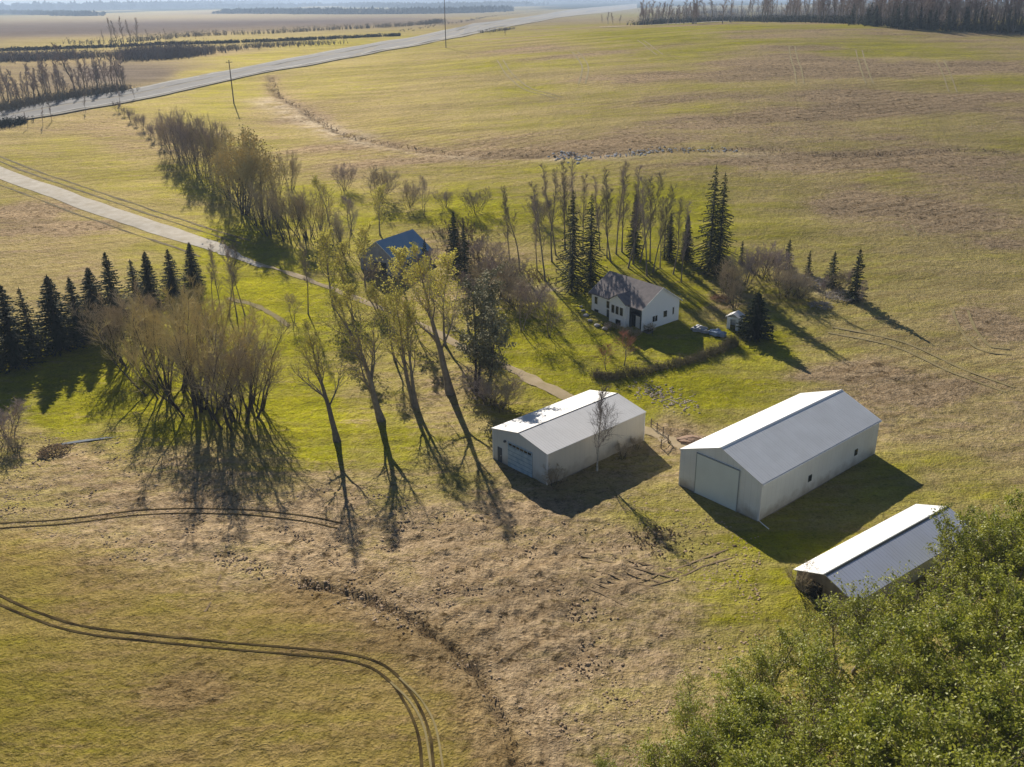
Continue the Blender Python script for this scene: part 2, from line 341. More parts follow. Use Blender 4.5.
pale = np.clip(pale + .7 * np.exp(-(dist_line(gx, gy, world_line([(560,158),(620,156),(690,153),(770,156)])) / 4.0) ** 2) * vnoise(gx / 10, gy / 10, 69) + .8 * np.exp(-(dist_line(gx, gy, world_line([(490,283),(520,285),(545,290)])) / 4) ** 2) + .8 * np.exp(-(dist_line(gx, gy, world_line([(795,278),(815,285),(830,292)])) / 3.5) ** 2), 0, 1)
sa = me.attributes.new('olive_field', 'FLOAT', 'POINT'); sa.data.foreach_set('value', swf.astype(np.float32))
pa = me.attributes.new('pale_sand', 'FLOAT', 'POINT'); pa.data.foreach_set('value', pale.astype(np.float32))
fa = me.attributes.new('far_wood', 'FLOAT', 'POINT'); fa.data.foreach_set('value', far_w.astype(np.float32))
def ground_material():
    m = bpy.data.materials.new('meadow_ground'); m.use_nodes = True
    n = m.node_tree.nodes; L = m.node_tree.links; b = n['Principled BSDF']
    b.inputs['Roughness'].default_value = 1.0; b.inputs['Specular IOR Level'].default_value = 0.0
    at = n.new('ShaderNodeAttribute'); at.attribute_name = 'zone'; sp = n.new('ShaderNodeSeparateColor'); L.new(at.outputs['Color'], sp.inputs[0])
    tc = n.new('ShaderNodeTexCoord')
    def noise(scale, detail=4, rough=.55, dist=0.0, stretch=None):
        t = n.new('ShaderNodeTexNoise'); t.inputs['Scale'].default_value = scale; t.inputs['Detail'].default_value = detail
        t.inputs['Roughness'].default_value = rough; t.inputs['Distortion'].default_value = dist
        src = tc.outputs['Object']
        if stretch:
            mp = n.new('ShaderNodeMapping'); mp.inputs['Scale'].default_value = stretch[:3]; mp.inputs['Rotation'].default_value = (0, 0, stretch[3]); L.new(src, mp.inputs[0]); src = mp.outputs[0]
        L.new(src, t.inputs['Vector']); return t.outputs['Fac']
    def mth(op, a, c, cl=False):
        t = n.new('ShaderNodeMath'); t.operation = op; t.use_clamp = cl
        for i, q in enumerate((a, c)):
            if isinstance(q, (int, float)): t.inputs[i].default_value = q
            else: L.new(q, t.inputs[i])
        return t.outputs[0]
    def mr(x, a, c, lo=0, hi=1):
        t = n.new('ShaderNodeMapRange'); t.inputs[1].default_value = a; t.inputs[2].default_value = c; t.inputs[3].default_value = lo; t.inputs[4].default_value = hi
        L.new(x, t.inputs[0]); return t.outputs[0]
    def mix(fac, c1, c2, mode='MIX'):
        t = n.new('ShaderNodeMix'); t.data_type = 'RGBA'; t.blend_type = mode
        if isinstance(fac, (int, float)): t.inputs[0].default_value = fac
        else: L.new(fac, t.inputs[0])
        for i, q in ((6, c1), (7, c2)):
            if isinstance(q, tuple): t.inputs[i].default_value = (*q, 1)
            else: L.new(q, t.inputs[i])
        return t.outputs[2]
    big = noise(.022, 5, .6); mid = noise(.16, 5, .62, .4); fine = noise(1.1, 5, .68); vf = noise(3.2, 3, .7)
    streak = noise(.05, 6, .68, .8, (.8, 4.5, 1.0, .12)); streak2 = noise(.22, 5, .65, .5, (.35, 2.6, 1.0, -.12))
    def wob(x, amt): return mth('MULTIPLY', mth('SUBTRACT', x, .5), amt)
    g = mth('ADD', mth('ADD', mth('ADD', sp.outputs[0], wob(mid, .9)), wob(streak, 1.3)), wob(fine, .7))
    g = mr(mth('ADD', g, wob(big, .7)), .3, 1.02)
    br = mth('ADD', mth('ADD', mth('ADD', sp.outputs[1], wob(mid, 1.0)), wob(streak2, 1.5)), wob(fine, 1.0))
    br = mr(br, .2, .75)
    straw = mix(mr(fine, .3, .7), (.29, .236, .088), (.47, .388, .180))
    green = mix(mr(mid, .3, .7), (.20, .215, .008), (.375, .36, .018))
    c = mix(g, straw, green)
    soil = mix(mr(fine, .32, .68), (.20, .142, .085), (.475, .365, .235))
    c = mix(mth('MULTIPLY', br, .95), c, soil)
    plough = mix(mr(streak2, .3, .7), (.22, .18, .16), (.29, .24, .22))
    c = mix(sp.outputs[2], c, plough)
    wv = n.new('ShaderNodeTexWave'); wv.inputs['Scale'].default_value = .085; wv.inputs['Distortion'].default_value = 9; wv.inputs['Detail'].default_value = 2; wv.inputs['Detail Scale'].default_value = .12
    mpw = n.new('ShaderNodeMapping'); mpw.inputs['Rotation'].default_value = (0, 0, 1.15); L.new(tc.outputs['Object'], mpw.inputs[0]); L.new(mpw.outputs[0], wv.inputs['Vector'])
    swath = mth('MULTIPLY', mr(wv.outputs['Fac'], .55, .9), mth('MULTIPLY', mr(big, .42, .6), mth('SUBTRACT', 1.0, mth('MULTIPLY', sp.outputs[0], .8))))
    c = mix(mth('MULTIPLY', swath, .45), c, (.18, .12, .06))
    c = mix(mth('MULTIPLY', mr(noise(.9, 5, .7), .42, .62), mth('MULTIPLY', sp.outputs[0], .35)), c, (.115, .085, .018))
    ap = n.new('ShaderNodeAttribute'); ap.attribute_name = 'pale_sand'
    c = mix(mth('MULTIPLY', ap.outputs['Fac'], mr(mid, .38, .55)), c, mix(mr(fine, .35, .65), (.38, .30, .19), (.58, .50, .36)))
    # dead patches, clods and tufts
    dk = mr(noise(.6, 6, .78, .2), .53, .62)
    c = mix(mth('MULTIPLY', dk, mth('ADD', mth('MULTIPLY', sp.outputs[1], .85), .10)), c, (.055, .034, .014))
    c = mix(mth('MULTIPLY', mr(vf, .52, .70), mth('SUBTRACT', .55, mth('MULTIPLY', sp.outputs[0], .42))), c, (.48, .38, .20))
    c = mix(mth('MULTIPLY', mr(vf, .47, .30), .6), c, (.060, .052, .014))
    c = mix(mth('MULTIPLY', at.outputs['Alpha'], .85), c, (.05, .034, .024))
    a2 = n.new('ShaderNodeAttribute'); a2.attribute_name = 'far_wood'
    c = mix(a2.outputs['Fac'], c, (.030, .042, .030))
    c = mix(1.0, c, (.88, .86, .86), 'MULTIPLY')
    so = n.new('ShaderNodeAttribute'); so.attribute_name = 'olive_field'
    c = mix(so.outputs['Fac'], c, mix(1.0, c, (.74, .70, .52), 'MULTIPLY'))
    s3 = noise(.03, 6, .7, .5, (.55, 3.6, 1.0, .06))
    lt = n.new('ShaderNodeHueSaturation'); L.new(c, lt.inputs['Color']); L.new(mr(s3, .34, .66, .84, 1.28), lt.inputs['Value']); c = lt.outputs[0]
    L.new(c, b.inputs['Base Color'])
    h = mth('ADD', mth('MULTIPLY', fine, .6), mth('ADD', mth('MULTIPLY', vf, .35), mth('MULTIPLY', mid, 1.2)))
    bp = n.new('ShaderNodeBump'); bp.inputs['Strength'].default_value = 1.0; bp.inputs['Distance'].default_value = .5
    L.new(h, bp.inputs['Height']); L.new(bp.outputs[0], b.inputs['Normal'])
    # backlit grass: a rough forward-scattering sheen besides the diffuse part
    gl = n.new('ShaderNodeBsdfGlossy'); gl.inputs['Roughness'].default_value = .62; L.new(c, gl.inputs['Color']); L.new(bp.outputs[0], gl.inputs['Normal'])
    ms = n.new('ShaderNodeMixShader'); L.new(mth('SUBTRACT', .19, mth('MULTIPLY', sp.outputs[2], .19), True), ms.inputs[0]); L.new(b.outputs[0], ms.inputs[1]); L.new(gl.outputs[0], ms.inputs[2])
    L.new(ms.outputs[0], n['Material Output'].inputs[0])
    return m
me.materials.append(ground_material())
tag(link('ground', me), kind='structure')

# ------------------------------------------------------------------ roads, tracks
def strip(name, ctr, half, off, m, nacross=3, crown=0.0, dens=8, soft=0.0, seed=1):
    C = catmull(ctr, dens); N = len(C); mb = MB(); rows = []
    for i in range(N):
        t = C[min(i + 1, N - 1)][:2] - C[max(i - 1, 0)][:2]; t = t / (np.linalg.norm(t) + 1e-9); nrm = np.array([-t[1], t[0]])
        hw = half(i / (N - 1)) if callable(half) else half
        row = []
        for k in range(nacross):
            u = -1 + 2 * k / (nacross - 1)
            j = (fbm(np.array(i * .35), np.array(seed + (0 if k == 0 else 9.0)), 2, seed) * soft) if k in (0, nacross - 1) else 0
            p = C[i][:2] + nrm * (u * (hw + float(j)))
            row.append((p[0], p[1], float(TZ(p[0], p[1])) + off + crown * (1 - u * u)))
        rows.append(row)
    for i in range(N - 1):
        for k in range(nacross - 1):
            mb.face([rows[i][k], rows[i][k + 1], rows[i + 1][k + 1], rows[i + 1][k]])
    o = mb.build(name, m, fix=False)
    me = o.data
    if me.polygons[0].normal.z < 0: me.flip_normals()
    return tag(o, kind='structure')
gravel = mat('pale_gravel', (.66, .60, .50), .95, .1, var=(.50, .43, .32), scale=.5, amt=.5, bump=.3, bscale=6)
dirt = mat('rut_dirt', (.50, .39, .26), .95, .1, var=(.34, .27, .14), scale=.35, amt=.5, bump=.4, bscale=4)
rut = mat('wheel_rut_soil', (.030, .021, .011), .95, .0, var=(.13, .095, .04), scale=.45, amt=.4)
palegrass = mat('flattened_grass', (.34, .27, .14), .95, .1, var=(.22, .18, .07), scale=.6, amt=.6)
asph = mat('old_asphalt', (.25, .24, .225), .9, .1, var=(.20, .19, .18), scale=.25, amt=.5)
shoulder = mat('gravel_shoulder', (.33, .30, .255), .95, .1, var=(.26, .23, .17), scale=.3, amt=.6)
HW = [(-120,137,154),(0,112,124.5),(60,100,115),(125,91,103.5),(190,78,90),(256,65.5,75),(320,53,64),(381,42,52),(443,30.5,40.5),(512,18.5,26.5),(576,9,15.5),(637,3.5,8.5)]
def two_edge(name, rows, off, m, a, b, sub=6):
    L_ = catmull([G(x, y1) for x, y0, y1 in rows], sub); U_ = catmull([G(x, y0) for x, y0, y1 in rows], sub)
    mb = MB(); rr = []
    for p, q in zip(L_, U_):
        rr.append([(lambda e: (e[0], e[1], float(TZ(e[0], e[1])) + off))(p[:2] * (1 - u) + q[:2] * u) for u in np.linspace(a, b, 5)])
    for i in range(len(rr) - 1):
        for k in range(4): mb.face([rr[i][k], rr[i + 1][k], rr[i + 1][k + 1], rr[i][k + 1]])
    o = mb.build(name, m, fix=False)
    if o.data.polygons[0].normal.z < 0: o.data.flip_normals()
    return tag(o, kind='structure')
two_edge('road_shoulder', HW, .40, shoulder, 0, 1)
two_edge('road', HW, .46, asph, .10, .47)
o = two_edge('road', HW, .46, asph, .56, .92)
linem = mat('road_line_paint', (.42, .41, .37), .7, .2)
two_edge('road_line', HW, .50, linem, .125, .14); two_edge('road_line', HW, .50, linem, .885, .90)
DRV = [(-70,144),(0,173),(50,191),(100,209),(150,226),(190,239),(222,250)]
strip('driveway', world_line(DRV), lambda t: 2.9 - .9 * max(0, t - .8) * 5, .07, gravel, 4, .08, soft=.9)
strip('driveway', world_line([(219,249),(245,260),(275,269),(310,280),(360,300),(410,320),(455,343),(505,366),(535,381),(562,394),(600,412),(640,428),(662,438),(690,447)]), lambda t: .65 + .5 * float(sstep(.35, .6, t)), .06, dirt, 4, .06, soft=1.6, seed=5)
strip('path', world_line([(228,298),(256,306),(272,314),(288,326)]), .55, .06, palegrass, 3, soft=1.0, seed=8)
def offset_line(C, d):
    out = []
    for i in range(len(C)):
        t = C[min(i + 1, len(C) - 1)][:2] - C[max(i - 1, 0)][:2]; t = t / np.linalg.norm(t); out.append([C[i][0] - t[1] * d, C[i][1] + t[0] * d, 0])
    return np.array(out)
strip('driveway', world_line([(212,246),(226,252),(242,259),(262,267)]), lambda t: 1.9 * (1 - t) + .3, .085, gravel, 4, .05, soft=1.2, seed=51)
ditchm = mat('ditch_soil', (.12, .09, .05), .95, .1, var=(.30, .24, .11), scale=.35, amt=.5)
for d in (5.2, -5.6, 7.6):
    strip('ditch', offset_line(catmull(world_line(DRV), 4), d), lambda t: .12 + .3 * float(vnoise(t * 40, d, 5)), .06, ditchm, 3, 0, 2, soft=.5, seed=int(abs(d) * 3))
strip('path', world_line([(600,27.5),(680,24),(760,20.5),(860,18)]), 3.0, .5, gravel, 3, soft=.5, seed=3)
def ruts(px, gap, hw, m, off=.05, dens=10, seed=2):
    C = catmull(px if isinstance(px, np.ndarray) else world_line(px), dens)
    for s in (-1, 1):
        L_ = []
        for i in range(len(C)):
            t = C[min(i + 1, len(C) - 1)][:2] - C[max(i - 1, 0)][:2]; t = t / (np.linalg.norm(t) + 1e-9)
            L_.append(np.array([C[i][0] - t[1] * gap * s, C[i][1] + t[0] * gap * s, 0]))
        strip('wheel_track', np.array(L_), hw, off, m, 3, 0, 1, soft=hw * .9, seed=seed + s)
ruts(track_w[0], .47, .13, rut); ruts(track_w[1], .58, .12, rut)
ruts([(395,680),(415,700),(430,728),(438,775)], .47, .09, palegrass, .055, 10, seed=70)
softrut = mat('churned_soil', (.15, .105, .06), .95, .0, var=(.36, .27, .165), scale=.6, amt=.5)
for k in range(7):
    strip('wheel_track', world_line([(556 + k * 5, 578 - k * 4.5), (575 + k * 7, 583 - k * 4.2), (598 + k * 9, 592 - k * 4.4), (622 + k * 10, 604 - k * 5.2)]), .13, .05, softrut, 3, 0, 8, soft=.22, seed=40 + k)
for px in ([(640,588),(672,580),(705,566),(735,557)],[(628,584),(660,574),(700,560),(728,549)],[(205,612),(212,600),(217,585),(222,572)]):
    strip('wheel_track', world_line(px), .10, .05, softrut, 3, 0, 8, soft=.2, seed=60)
for k, arc in enumerate([[(859,50),(862,62),(866,74),(870,84)],[(792,46),(794,58),(798,70),(800,84)],[(905,225),(912,235)],[(940,60),(948,78),(953,92)],[(640,40),(660,55)],
            [(500,60),(510,75),(530,90),(560,98)],[(830,330),(900,345),(960,372),(1010,390)],[(960,310),(968,330),(985,348),(1010,352)],[(575,52),(585,66),(582,84)]]):
    ruts(arc, 1.3, .28, palegrass, .08, 8, seed=20 + k)

# ------------------------------------------------------------------ materials for plants
bark = mat('grey_brown_bark', (.13, .105, .078), .9, .15, var=(.32, .27, .205), scale=2.0, amt=.6, bump=.4, obj_var=.2)
barkd = mat('dark_bark', (.06, .047, .036), .9, .15, var=(.11, .09, .07), scale=2.0, amt=.6, bump=.4)
birchbark = mat('white_birch_bark', (.62, .58, .5), .8, .2, var=(.25, .22, .19), scale=3.0, amt=.5)
twigm = mat('bare_twigs', (.42, .34, .22), .9, .1, obj_var=.2)
twigd = mat('grey_poplar_twigs', (.22, .18, .145), .9, .1, obj_var=.2)
twigp = mat('mauve_twigs', (.38, .30, .26), .9, .1, obj_var=.2)
twigg = mat('golden_twigs', (.52, .42, .19), .9, .1, obj_var=.15)
twigr = mat('red_brown_twigs', (.36, .17, .11), .9, .1, obj_var=.1)
budm = mat('yellow_green_buds', (.60, .54, .11), .8, .15, trans=.45, obj_var=.15)
needle = mat('dark_spruce_needles', (.024, .038, .016), .8, .15, var=(.055, .072, .024), scale=.9, amt=.5, obj_var=.25)
needleo = mat('olive_spruce_needles', (.036, .048, .018), .8, .15, var=(.075, .085, .03), scale=.9, amt=.5, obj_var=.2)
needleg = mat('grey_green_needles', (.20, .19, .10), .8, .15, var=(.32, .29, .15), scale=.9, amt=.5)
leafm = mat('spring_leaves', (.16, .205, .010), .5, .4, var=(.48, .47, .05), scale=.55, amt=.5, trans=.45, obj_var=.12)

# ------------------------------------------------------------------ plant builders (meshes shared by copies)
def path(rng, p, d, L, n, wob, up):
    pts = [Vector(p)]; d = Vector(d).normalized()
    for i in range(n):
        d = (d + Vector((rng.gauss(0, wob), rng.gauss(0, wob), rng.gauss(0, wob) + up))).normalized()
        pts.append(pts[-1] + d * (L / n))
    return pts
def along(pts, t):
    f = t * (len(pts) - 1); i = min(int(f), len(pts) - 2); f -= i
    return pts[i] * (1 - f) + pts[i + 1] * f, (pts[i + 1] - pts[i]).normalized()
def side_dir(rng, d, ang):
    u = d.orthogonal().normalized(); v = d.cross(u); a = rng.uniform(0, 2 * PI)
    return (d * math.cos(ang) + (u * math.cos(a) + v * math.sin(a)) * math.sin(ang)).normalized()
def bare_tree(seed, H, stems=1, lean=0.08, fork=.3, nb=14, n2=6, n3=6, blen=.36, ang=.8, up=.06, r0=.22, bud=0, spread=0.0, wob=.06, tw=.018, budsize=.11, taper=.12):
    rng = random.Random(seed); tr = MB(); cr = MB()
    for s in range(stems):
        a = rng.uniform(0, 2 * PI); q = rng.uniform(0, spread)
        base = Vector((math.cos(a) * q, math.sin(a) * q, -.25))
        out = lean * (1 + q * .8) if stems > 1 else lean
        d = Vector((math.cos(a) * out, math.sin(a) * out, 1))
        h = H * (rng.uniform(.7, 1.0) if stems > 1 else 1.0); rr = r0 * (h / H)
        tp = path(rng, base, d, h, 9, wob, .03)
        tr.tube(tp, [rr * ((1 - k / 9) * (1 - taper) + taper * .4) * (1.35 if k == 0 else 1) for k in range(10)], 6)
        for i in range(nb):
            t = fork + (1 - fork) * ((i + rng.random()) / nb) ** .9
            t = min(t, .985); p, dd = along(tp, t)
            bl = H * blen * (1.15 - t) * rng.uniform(.6, 1.25) + .4
            bd = side_dir(rng, dd, ang * rng.uniform(.6, 1.25)); bd.z = max(bd.z, -.1)
            bp = path(rng, p, bd, bl, 5, .12, up); br = max(rr * (1 - t) * .5, tw * 1.6)
            (tr if bl > H * .16 else cr).tube(bp, [br * (1 - k / 5.6) for k in range(6)], 4)
            for j in range(n2):
                t2 = .25 + .75 * (j + rng.random()) / n2; p2, d2 = along(bp, min(t2, 1))
                l2 = bl * .42 * rng.uniform(.5, 1.2) * (1.25 - t2 * .5) + .25
                q2 = path(rng, p2, side_dir(rng, d2, rng.uniform(.4, .9)), l2, 3, .16, up)
                cr.tube(q2, [max(br * .45, tw * 1.2) * (1 - k / 3.6) for k in range(4)], 3)
                for k in range(n3):
                    p3, d3 = along(q2, rng.uniform(.15, 1)); l3 = l2 * rng.uniform(.35, .75) + .2
                    e = p3 + side_dir(rng, (d3 + Vector((0, 0, up * 2))).normalized(), rng.uniform(.2, .9)) * l3
                    cr.twig(p3, e, tw)
                    for _ in range(bud):
                        c = p3.lerp(e, rng.uniform(.3, 1.05)); sz = budsize * rng.uniform(.5, 1.2)
                        u = Vector((rng.gauss(0, 1), rng.gauss(0, 1), rng.gauss(0, 1))).normalized() * sz; v = u.orthogonal().normalized() * sz
                        cr.face([c - u, c + v, c + u * .9, c - v], 1)
    return tr, cr
def spruce(seed, H, W, dense=1.0, droop=.25, ragged=.25, base=.05):
    rng = random.Random(seed); tr = MB(); cr = MB()
    tr.tube([(0, 0, -.2), (0, 0, H * .5), (0, 0, H)], [H * .014 + .05, H * .009 + .03, .015], 6)
    z = H * base; k = 0
    while z < H * .985:
        t = z / H; R = W * (1 - t) ** .82 * (1.0 if t > .08 else .8) + .10
        nb = max(4, int((5 + 6 * (1 - t)) * dense)); a0 = rng.uniform(0, 6.28)
        for b in range(nb):
            a = a0 + 6.283 * (b + rng.uniform(-.3, .3)) / nb; L = R * (1 + rng.uniform(-ragged * 1.3, ragged))
            if rng.random() < .05: L *= .4
            d = Vector((math.cos(a), math.sin(a), 0)); sdv = Vector((-d.y, d.x, 0)); zz = z + rng.uniform(-.12, .12)
            rise = rng.uniform(.0, .22) - droop * (1 - t); n = max(3, int(L / .33))
            def P(u): return d * (u * L) + Vector((0, 0, zz + rise * L * u - droop * .55 * L * u * u + .28 * droop * L * u ** 4))
            for i in range(n):
                u0 = max(.04, (i - .2) / n); u1 = min(1.04, (i + 1.25) / n); p0 = P(u0); p1 = P(u1)
                wd = (.16 + .24 * L * (1 - (i / n)) * .5) * rng.uniform(.7, 1.3)
                for s in (-1, 1):
                    tip = p1 + sdv * s * wd + Vector((0, 0, -rng.uniform(.05, .35) * wd - .04))
                    cr.face([p0, p0.lerp(p1, .55) + Vector((0, 0, .03)), tip])
                if rng.random() < .8:
                    hh = rng.uniform(.12, .34); m = p0.lerp(p1, .5)
                    cr.face([p0, p1, m + sdv * rng.uniform(-.12, .12) + Vector((0, 0, -hh))])
            cr.face([P(.8) + sdv * .06, P(.8) - sdv * .06, P(1.12)])
        z += (.30 + .012 * H) * (1.0 - .45 * t) / dense ** .5; k += 1
    for _ in range(6):
        a = rng.uniform(0, 6.28); cr.face([(0, 0, H + .25), (.12 * math.cos(a), .12 * math.sin(a), H - .5), (.12 * math.cos(a + 1), .12 * math.sin(a + 1), H - .5)])
    return tr, cr
def leafy(seed, H, R, n_leaf=24, lsize=.13, nb=26, n2=8):
    rng = random.Random(seed); tr = MB(); cr = MB()
    for s in range(3):
        a = rng.uniform(0, 6.28); q = rng.uniform(0, .9)
        tp = path(rng, (math.cos(a) * q, math.sin(a) * q, -.3), (math.cos(a) * .28, math.sin(a) * .28, 1), H * rng.uniform(.75, .98), 8, .08, .03)
        tr.tube(tp, [.19 * (1 - k / 8.8) for k in range(9)], 6)
        for i in range(nb):
            t = .18 + .82 * (i + rng.random()) / nb; p, d = along(tp, min(t, .99))
            bl = R * (1.05 - .75 * max(0, t - .35)) * rng.uniform(.35, 1.05)
            bp = path(rng, p, side_dir(rng, d, rng.uniform(.6, 1.25)), bl, 5, .13, .07)
            tr.tube(bp, [.05 * (1 - t * .6) * (1 - k / 5.8) + .008 for k in range(6)], 4)
            for j in range(n2):
                t2 = .2 + .8 * (j + rng.random()) / n2; p2, d2 = along(bp, min(t2, 1)); l2 = rng.uniform(.4, 1.3)
                e = p2 + side_dir(rng, d2, rng.uniform(.3, 1.1)) * l2
                tr.twig(p2, e, .014)
                if rng.random() < .30: continue
                nl = int(n_leaf * rng.uniform(.5, 1.3))
                for _ in range(nl):
                    c = p2.lerp(e, rng.uniform(.1, 1.1)) + Vector((rng.gauss(0, .2), rng.gauss(0, .2), rng.gauss(0, .17)))
                    u = Vector((rng.gauss(0, 1), rng.gauss(0, 1), rng.gauss(-.3, .7))).normalized()
                    nrm = Vector((rng.gauss(0, .55), rng.gauss(0, .55), 1)); v = u.cross(nrm).normalized(); sz = lsize * rng.uniform(.6, 1.3)
                    cr.face([c - u * sz * .9, c + v * sz * .48 - u * .1 * sz, c + u * sz, c - v * sz * .48 - u * .1 * sz])
    return tr, cr
class Kind:
    """a plant kind: meshes for its parts, reused by every copy"""
    def __init__(s, tc, H, m_tr, m_cr, parts=('trunk', 'crown')):
        s.H = H; s.parts = parts
        s.me = [tc[0].mesh(parts[0], m_tr, True), tc[1].mesh(parts[1], m_cr)]
PLANTN = [0]
RNG = random.Random(77)
def plant(kind, name, label, cat, base, h, group=None, tilt=(0, 0), sx=1.0, rz=None, single=False):
    p = base; k = h / kind.H
    rz = RNG.uniform(0, 6.28) if rz is None else rz
    root = thing(name, label, cat, (p[0], p[1], p[2] - .02), 0, group)
    q = Matrix.Rotation(tilt[0], 3, 'Y') @ Matrix.Rotation(tilt[1], 3, 'X') @ Matrix.Rotation(rz, 3, 'Z')
    root.rotation_euler = q.to_euler(); root.scale = (k * sx, k * sx, k)
    for nm, me in zip(kind.parts, kind.me):
        link(nm, me, root)
    PLANTN[0] += 1
    return root
def single_kind(tc, mats):
    """trunk and twigs of a far tree in one mesh (too small in the photo to show parts)"""
    a, b = tc; off = len(a.v); m = MB()
    m.v = a.v + b.v; m.f = a.f + [tuple(i + off for i in f) for f in b.f]; m.m = a.m + [i + 1 for i in b.m]
    return m.mesh('far_tree', mats)
def far(me, H, name, label, cat, base, h, group, sx=1.0):
    o = link(name, me); o.location = (base[0], base[1], base[2] - .1); k = h / H
    o.rotation_euler = (0, 0, RNG.uniform(0, 6.28)); o.scale = (k * sx, k * sx, k)
    return tag(o, label, cat, group)

K = {}
K['big0'] = Kind(bare_tree(11, 17, 1, .05, .30, 16, 8, 8, .42, .62, .10, .52, bud=2, wob=.07, tw=.012, budsize=.12), 17, bark, [twigm, budm])
K['big1'] = Kind(bare_tree(12, 17, 1, .05, .22, 16, 8, 8, .46, .60, .11, .55, bud=2, wob=.09, tw=.012, budsize=.11), 17, bark, [twigm, budm])
K['big2'] = Kind(bare_tree(13, 17, 2, .10, .32, 11, 8, 8, .42, .60, .10, .44, bud=2, spread=.5, wob=.07, tw=.012, budsize=.12), 17, bark, [twigm, budm])
K['pop0'] = Kind(bare_tree(21, 16, 1, .02, .28, 28, 6, 6, .17, .55, .14, .17, wob=.035, tw=.0145), 16, bark, [twigd, budm])
K['pop1'] = Kind(bare_tree(22, 16, 1, .04, .38, 28, 6, 6, .17, .60, .12, .16, wob=.05, tw=.0145), 16, bark, [twigd, budm])
K['pop2'] = Kind(bare_tree(23, 16, 1, .06, .25, 28, 6, 6, .17, .55, .12, .15, wob=.05, tw=.0145), 16, bark, [twigp, budm])
K['tree0'] = Kind(bare_tree(31, 9, 1, .06, .22, 16, 7, 7, .42, .75, .07, .17, bud=2, wob=.07, tw=.0105, budsize=.10), 9, bark, [twigm, budm])
K['tree1'] = Kind(bare_tree(32, 9, 2, .14, .22, 12, 7, 7, .40, .75, .07, .14, bud=0, spread=.5, wob=.07, tw=.0105), 9, bark, [twigp, budm])
K['wil0'] = Kind(bare_tree(41, 8, 13, .23, .22, 8, 6, 6, .34, .55, .10, .10, spread=1.6, wob=.08, tw=.0105), 8, barkd, [twigg, budm])
K['wil1'] = Kind(bare_tree(42, 8, 13, .25, .22, 8, 6, 6, .34, .6, .08, .10, spread=1.6, wob=.09, tw=.0105), 8, barkd, [twigm, budm])
K['round'] = Kind(bare_tree(43, 8, 6, .22, .10, 13, 8, 7, .46, .75, .05, .14, bud=1, spread=.7, wob=.08, tw=.012, budsize=.09), 8, barkd, [twigg, twigg])
K['shr0'] = Kind(bare_tree(51, 4, 12, .40, .15, 6, 5, 5, .40, .6, .05, .045, spread=.8, wob=.09, tw=.011), 4, barkd, [twigp, budm], ('stems', 'twigs'))
K['shr1'] = Kind(bare_tree(52, 4, 12, .35, .15, 6, 5, 5, .40, .6, .05, .045, spread=.8, wob=.09, tw=.011), 4, barkd, [twigm, budm], ('stems', 'twigs'))
K['red'] = Kind(bare_tree(53, 4, 1, .05, .25, 14, 7, 6, .50, .8, .03, .10, wob=.08, tw=.011), 4, bark, [twigr, budm])
K['birch'] = Kind(bare_tree(61, 11, 1, .03, .2, 26, 7, 6, .40, .5, .10, .15, wob=.035, tw=.015), 11, birchbark, [mat('birch_twigs', (.22, .18, .15), .9, .1), budm])
K['spr0'] = Kind(spruce(71, 13, 3.0, dense=1.5), 13, barkd, needle)
K['spr1'] = Kind(spruce(72, 13, 2.7, dense=1.35, ragged=.4), 13, barkd, needle)
K['spr5'] = Kind(spruce(78, 13, 2.6, dense=1.15, ragged=.55, droop=.32), 13, barkd, needleo)
K['spr2'] = Kind(spruce(73, 20, 4.4, dense=1.05, droop=.36, ragged=.5), 20, barkd, needleo)
K['spr3'] = Kind(spruce(74, 8, 1.5, dense=1.0, ragged=.5), 8, barkd, needleo)
K['spr4'] = Kind(spruce(75, 7, 2.6, dense=1.5, droop=.1, base=.02), 7, barkd, needle)
K['pine'] = Kind(leafy(76, 13, 3.6, 26, .17, 30, 8), 13, barkd, needleg)
K['leaf0'] = Kind(leafy(81, 11, 5.6, 24, .150, 32, 9), 11, bark, leafm)
K['leaf1'] = Kind(leafy(82, 11, 5.8, 24, .150, 32, 9), 11, bark, leafm)
K['leaf2'] = Kind(leafy(83, 9, 3.8, 13, .14, 20, 8), 9, bark, leafm)

# ------------------------------------------------------------------ buildings
def wallbox(poly, L, name, m, parent): 
    mb = MB(); mb.prism(poly, 'x', 0, L); return mb.build(name, m, parent)
def roof_slab(L, W, h, hr, oh, oe, th, side, m, parent, name='roof'):
    """one slope; side 0 = towards local -y, 1 = towards +y"""
    s = hr / (W / 2); mb = MB()
    if side == 0: prof_ = [(-oe, h - oe * s), (W / 2, h + hr), (W / 2, h + hr + th), (-oe, h - oe * s + th)]
    else: prof_ = [(W + oe, h - oe * s), (W + oe, h - oe * s + th), (W / 2 + .002, h + hr + th), (W / 2 + .002, h + hr)]
    prof_ = [(a, b + .01) for a, b in prof_]
    mb.prism(prof_, 'x', -oh, L + oh); return mb.build(name, m, parent)
def base_z(o, pts):
    return min(float(TZ(p[0], p[1])) for p in pts)
white_roof = ribbed('white_steel_roof', (.88, .88, .87), 0, .45, .38, .45, .5)
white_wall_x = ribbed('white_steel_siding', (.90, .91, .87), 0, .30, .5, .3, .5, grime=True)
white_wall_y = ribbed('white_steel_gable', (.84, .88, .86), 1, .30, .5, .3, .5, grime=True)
grey_roof = ribbed('weathered_steel_roof', (.78, .76, .74), 0, .45, .42, .45, .5)
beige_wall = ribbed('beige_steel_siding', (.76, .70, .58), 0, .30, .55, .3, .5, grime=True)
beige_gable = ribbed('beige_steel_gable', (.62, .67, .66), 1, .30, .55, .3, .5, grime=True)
trimw = mat('white_trim', (.78, .78, .76), .5, .4); seam = mat('dark_seam', (.10, .11, .11), .7, .2)
